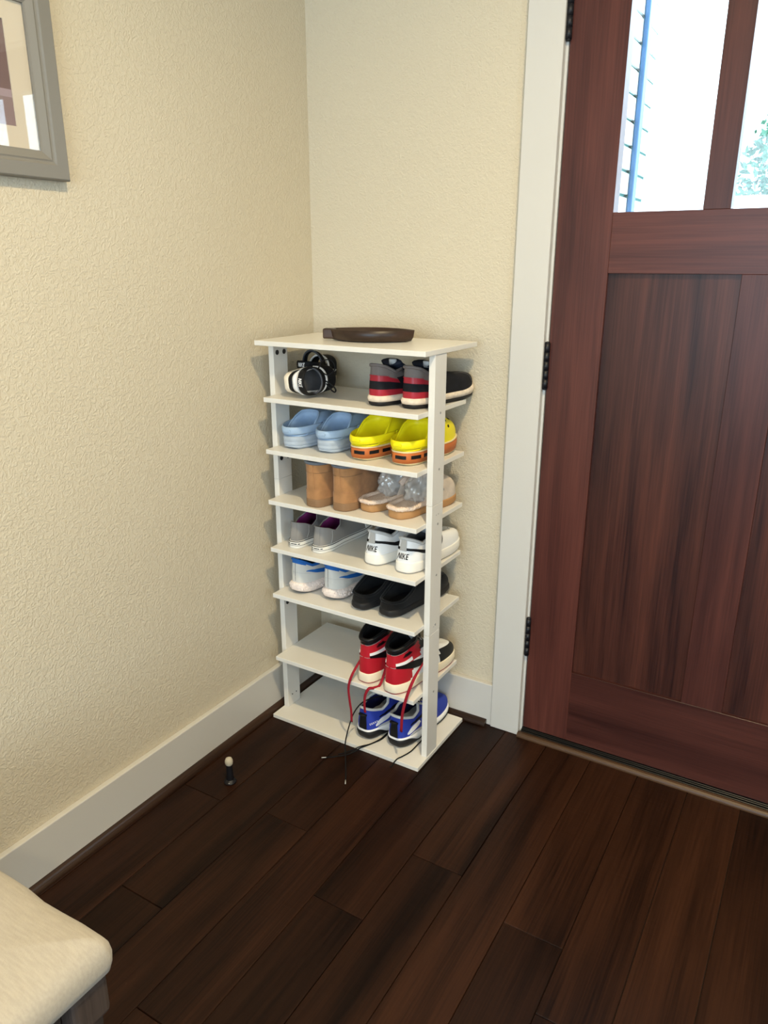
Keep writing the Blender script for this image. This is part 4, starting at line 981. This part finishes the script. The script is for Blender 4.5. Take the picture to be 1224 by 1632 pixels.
oc = [(PY1, PZ0), (PY1, PZ1), (PY0, PZ1), (PY0, PZ0)]; ic = [(PY1-FWD, PZ0+FWD), (PY1-FWD, PZ1-FWD), (PY0+FWD, PZ1-FWD), (PY0+FWD, PZ0+FWD)]
for k in range(4): frame_side((oc[k], oc[(k+1) % 4]), (ic[k], ic[(k+1) % 4]))
AY1, AY0, AZ0, AZ1 = -.9185, PY0+FWD+.042, 1.588, PZ1-FWD-.033
bm = bmesh.new()     # mat board with a window
gy0, gy1, gz0, gz1 = PY0+FWD-.004, PY1-FWD+.004, PZ0+FWD-.004, PZ1-FWD+.004
for lo, hi in [((.0042, gy0, gz0), (.0062, gy1, AZ0)), ((.0042, gy0, AZ1), (.0062, gy1, gz1)), ((.0042, gy0, AZ0), (.0062, AY0, AZ1)), ((.0042, AY1, AZ0), (.0062, gy1, AZ1))]:
    add_box(bm, (lo[0], lo[1]-cy_, lo[2]-cz_), (hi[0], hi[1]-cy_, hi[2]-cz_))
bm_obj('mat_board', bm, M_MAT, pic)
M_ART = bpy.data.materials.new('mauve_print'); M_ART.use_nodes = True
def _art():
    nt = M_ART.node_tree; b = nt.nodes['Principled BSDF']; tc = nt.nodes.new('ShaderNodeTexCoord'); sp = nt.nodes.new('ShaderNodeSeparateXYZ'); nt.links.new(tc.outputs['Object'], sp.inputs[0])
    mr = nt.nodes.new('ShaderNodeMapRange'); mr.inputs[1].default_value = AZ0-cz_; mr.inputs[2].default_value = AZ1-cz_; nt.links.new(sp.outputs['Z'], mr.inputs[0])
    rp = nt.nodes.new('ShaderNodeValToRGB'); rp.color_ramp.interpolation = 'CONSTANT'; e = rp.color_ramp.elements
    e[0].position = 0; e[0].color = (*srgb(142, 122, 122), 1); e[1].position = .27; e[1].color = (*srgb(164, 146, 152), 1)
    x = e.new(.345); x.color = (*srgb(120, 98, 96), 1)
    nt.links.new(mr.outputs[0], rp.inputs[0]); nt.links.new(rp.outputs[0], b.inputs['Base Color']); b.inputs['Roughness'].default_value = .7
_art()
box('print', (.0022, AY0-.01-cy_, AZ0-.01-cz_), (.0041, AY1+.01-cy_, AZ1+.01-cz_), M_ART, pic)
box('glass', (.0080, gy0-cy_, gz0-cz_), (.0100, gy1-cy_, gz1-cz_), M_GLASS, pic)
# ------------------------------------------------------------------ outside the door
M_BRICK = mat('pale_painted_brick', (.80, .82, .82), .8, .2, var=(40, .08)); M_MORTAR = mat('teal_grey_mortar', (.035, .13, .12), .9)
M_SIDE = mat('white_siding', (.85, .87, .88), .7); M_BLUE = mat('blue_downspout_paint', (.03, .10, .22), .4); M_CONC = mat('porch_concrete', (.55, .55, .53), .9, var=(8, .1))
M_LEAF = mat('leaf_green', (.03, .11, .065), .7); M_BARK = mat('bark', (.12, .09, .07), .9); M_GRASS = mat('lawn_green', (.10, .22, .06), .95, var=(6, .3))
struct(box('ground', (-14, WT+1.9, -0.35), (14, 26, -0.15), M_GRASS))
struct(box('floor_porch', (-1.4, WT+0.012, -0.15), (4.2, WT+1.9, -0.02), M_CONC))
brick_wall = struct(box('wall_outside', (0.43, WT+0.001, -0.02), (0.64, 1.235, 2.75), M_MORTAR))
bmesh_proto = None
def brick(y0, y1, z0, end=False):
    global bmesh_proto
    if bmesh_proto is None:
        bm = bmesh.new(); add_box(bm, (-.5, -.5, -.5), (.5, .5, .5)); bmesh_proto = bpy.data.meshes.new('brick'); bm.to_mesh(bmesh_proto); bm.free(); bmesh_proto.materials.append(M_BRICK)
    o = bpy.data.objects.new('brick', bmesh_proto); C.objects.link(o); o.parent = brick_wall
    if end: o.location = (.535, 1.2345, z0+.0325); o.scale = (.228, .018, .065)
    else: o.location = (.6415, (y0+y1)/2, z0+.0325); o.scale = (.018, y1-y0, .065)
for c in range(34):
    z0 = 0.03 + c*.0775
    y = WT+.012 - (.105 if c % 2 else 0)
    while y < 1.225:
        y0, y1 = max(y, WT+.012), min(y+.198, 1.2430)
        if y1-y0 > .02: brick(y0, y1, z0)
        y += .21
ds = tag(empty('downspout', (.668, 1.0, -.02)), 'blue downspout running up the pale brick wall outside the door', 'downspout')
box('pipe', (-.016, -.024, .03), (.002, .024, 2.74), M_BLUE, ds, .005, 2)
for z in (.4, 1.5, 2.35): box('bracket', (-.0175, -.028, z), (.0035, .028, z+.025), M_BLUE, ds, .002)
# neighbouring house with lap siding
house = tag(empty('neighbour_house', (-1.3, 7.0, -.15)), 'white lap-sided house across the yard seen through the door glass', 'house')
box('wall', (-4.5, .05, 0), (2.05, 4, 5.2), M_SIDE, house)
for k in range(17): 
    vs = [(-4.5, .05, k*.3), (2.06, .05, k*.3), (2.06, .05, k*.3+.3), (-4.5, .05, k*.3+.3), (-4.5, .015, k*.3), (2.06, .015, k*.3), (2.06, .049, k*.3+.3), (-4.5, .049, k*.3+.3)]
    pyd('siding_board', vs, [(4, 5, 6, 7), (0, 1, 5, 4), (1, 2, 6, 5), (3, 0, 4, 7)], M_SIDE, house)
rf = pyd('roof', [(-4.8, -.3, 5.1), (2.4, -.3, 5.1), (2.4, 4.3, 5.1), (-4.8, 4.3, 5.1), (-4.8, 2, 6.6), (2.4, 2, 6.6)], [(0, 1, 5, 4), (2, 3, 4, 5), (1, 2, 5), (3, 0, 4), (3, 2, 1, 0)], M_CONC, house)
# white fence rail
fence = tag(empty('fence', (.9, 3.4, -.15)), 'white horizontal rail fence outside, seen through the right-hand pane', 'fence')
for z in (.45, 1.05, 1.78): box('rail', (-.9, -.02, z), (3.2, .02, z+.11), M_SIDE, fence, .004)
for k in range(4): box('post', (-.95+1.35*k, -.05, .002), (-.85+1.35*k, .05, 2.0), M_SIDE, fence, .004)
def tree(x, y, h, R, seed, lab):
    rg = np.random.default_rng(seed); t = tag(empty('tree', (x, y, -.15)), lab, 'tree', 'trees beyond the fence')
    tube('trunk', [(0, 0, .0), (.03, .02, h*.3), (-.02, .03, h*.6), (.02, 0, h*.9)], .07, M_BARK, t, n=8, taper=lambda q: 1-.7*q, smooth_sub=4)
    for k in range(5):
        a = 2*PI*k/5+rg.random(); tube('branch', [(0, 0, h*(.35+.08*k)), (math.cos(a)*R*.4, math.sin(a)*R*.4, h*(.45+.09*k)), (math.cos(a)*R*.75, math.sin(a)*R*.75, h*(.5+.09*k))], .02, M_BARK, t, n=6, taper=lambda q: 1-.7*q)
    vs = []; fs = []
    for k in range(5000):
        d = rg.normal(size=3); d /= np.linalg.norm(d); c = d*np.array([R, R, h*.33])*rg.random()**.33+np.array([0, 0, h*.66]); u = rg.normal(size=3); u /= np.linalg.norm(u); v = np.cross(u, rg.normal(size=3)); v /= np.linalg.norm(v); s_ = rg.uniform(.025, .05); b0 = len(vs)
        vs += [c-u*s_, c-v*s_*.4+u*s_*.1, c+u*s_, c+v*s_*.4+u*s_*.1]; fs.append((b0, b0+1, b0+2, b0+3))
    o = pyd('leaves', vs, fs, M_LEAF, t); o['kind'] = 'stuff'
tree(.95, 5.2, 2.9, .55, 2, 'leafy green tree beyond the white rail fence, nearer the house')
tree(2.3, 6.2, 3.6, .9, 5, 'leafy green tree beyond the white rail fence, farther right')
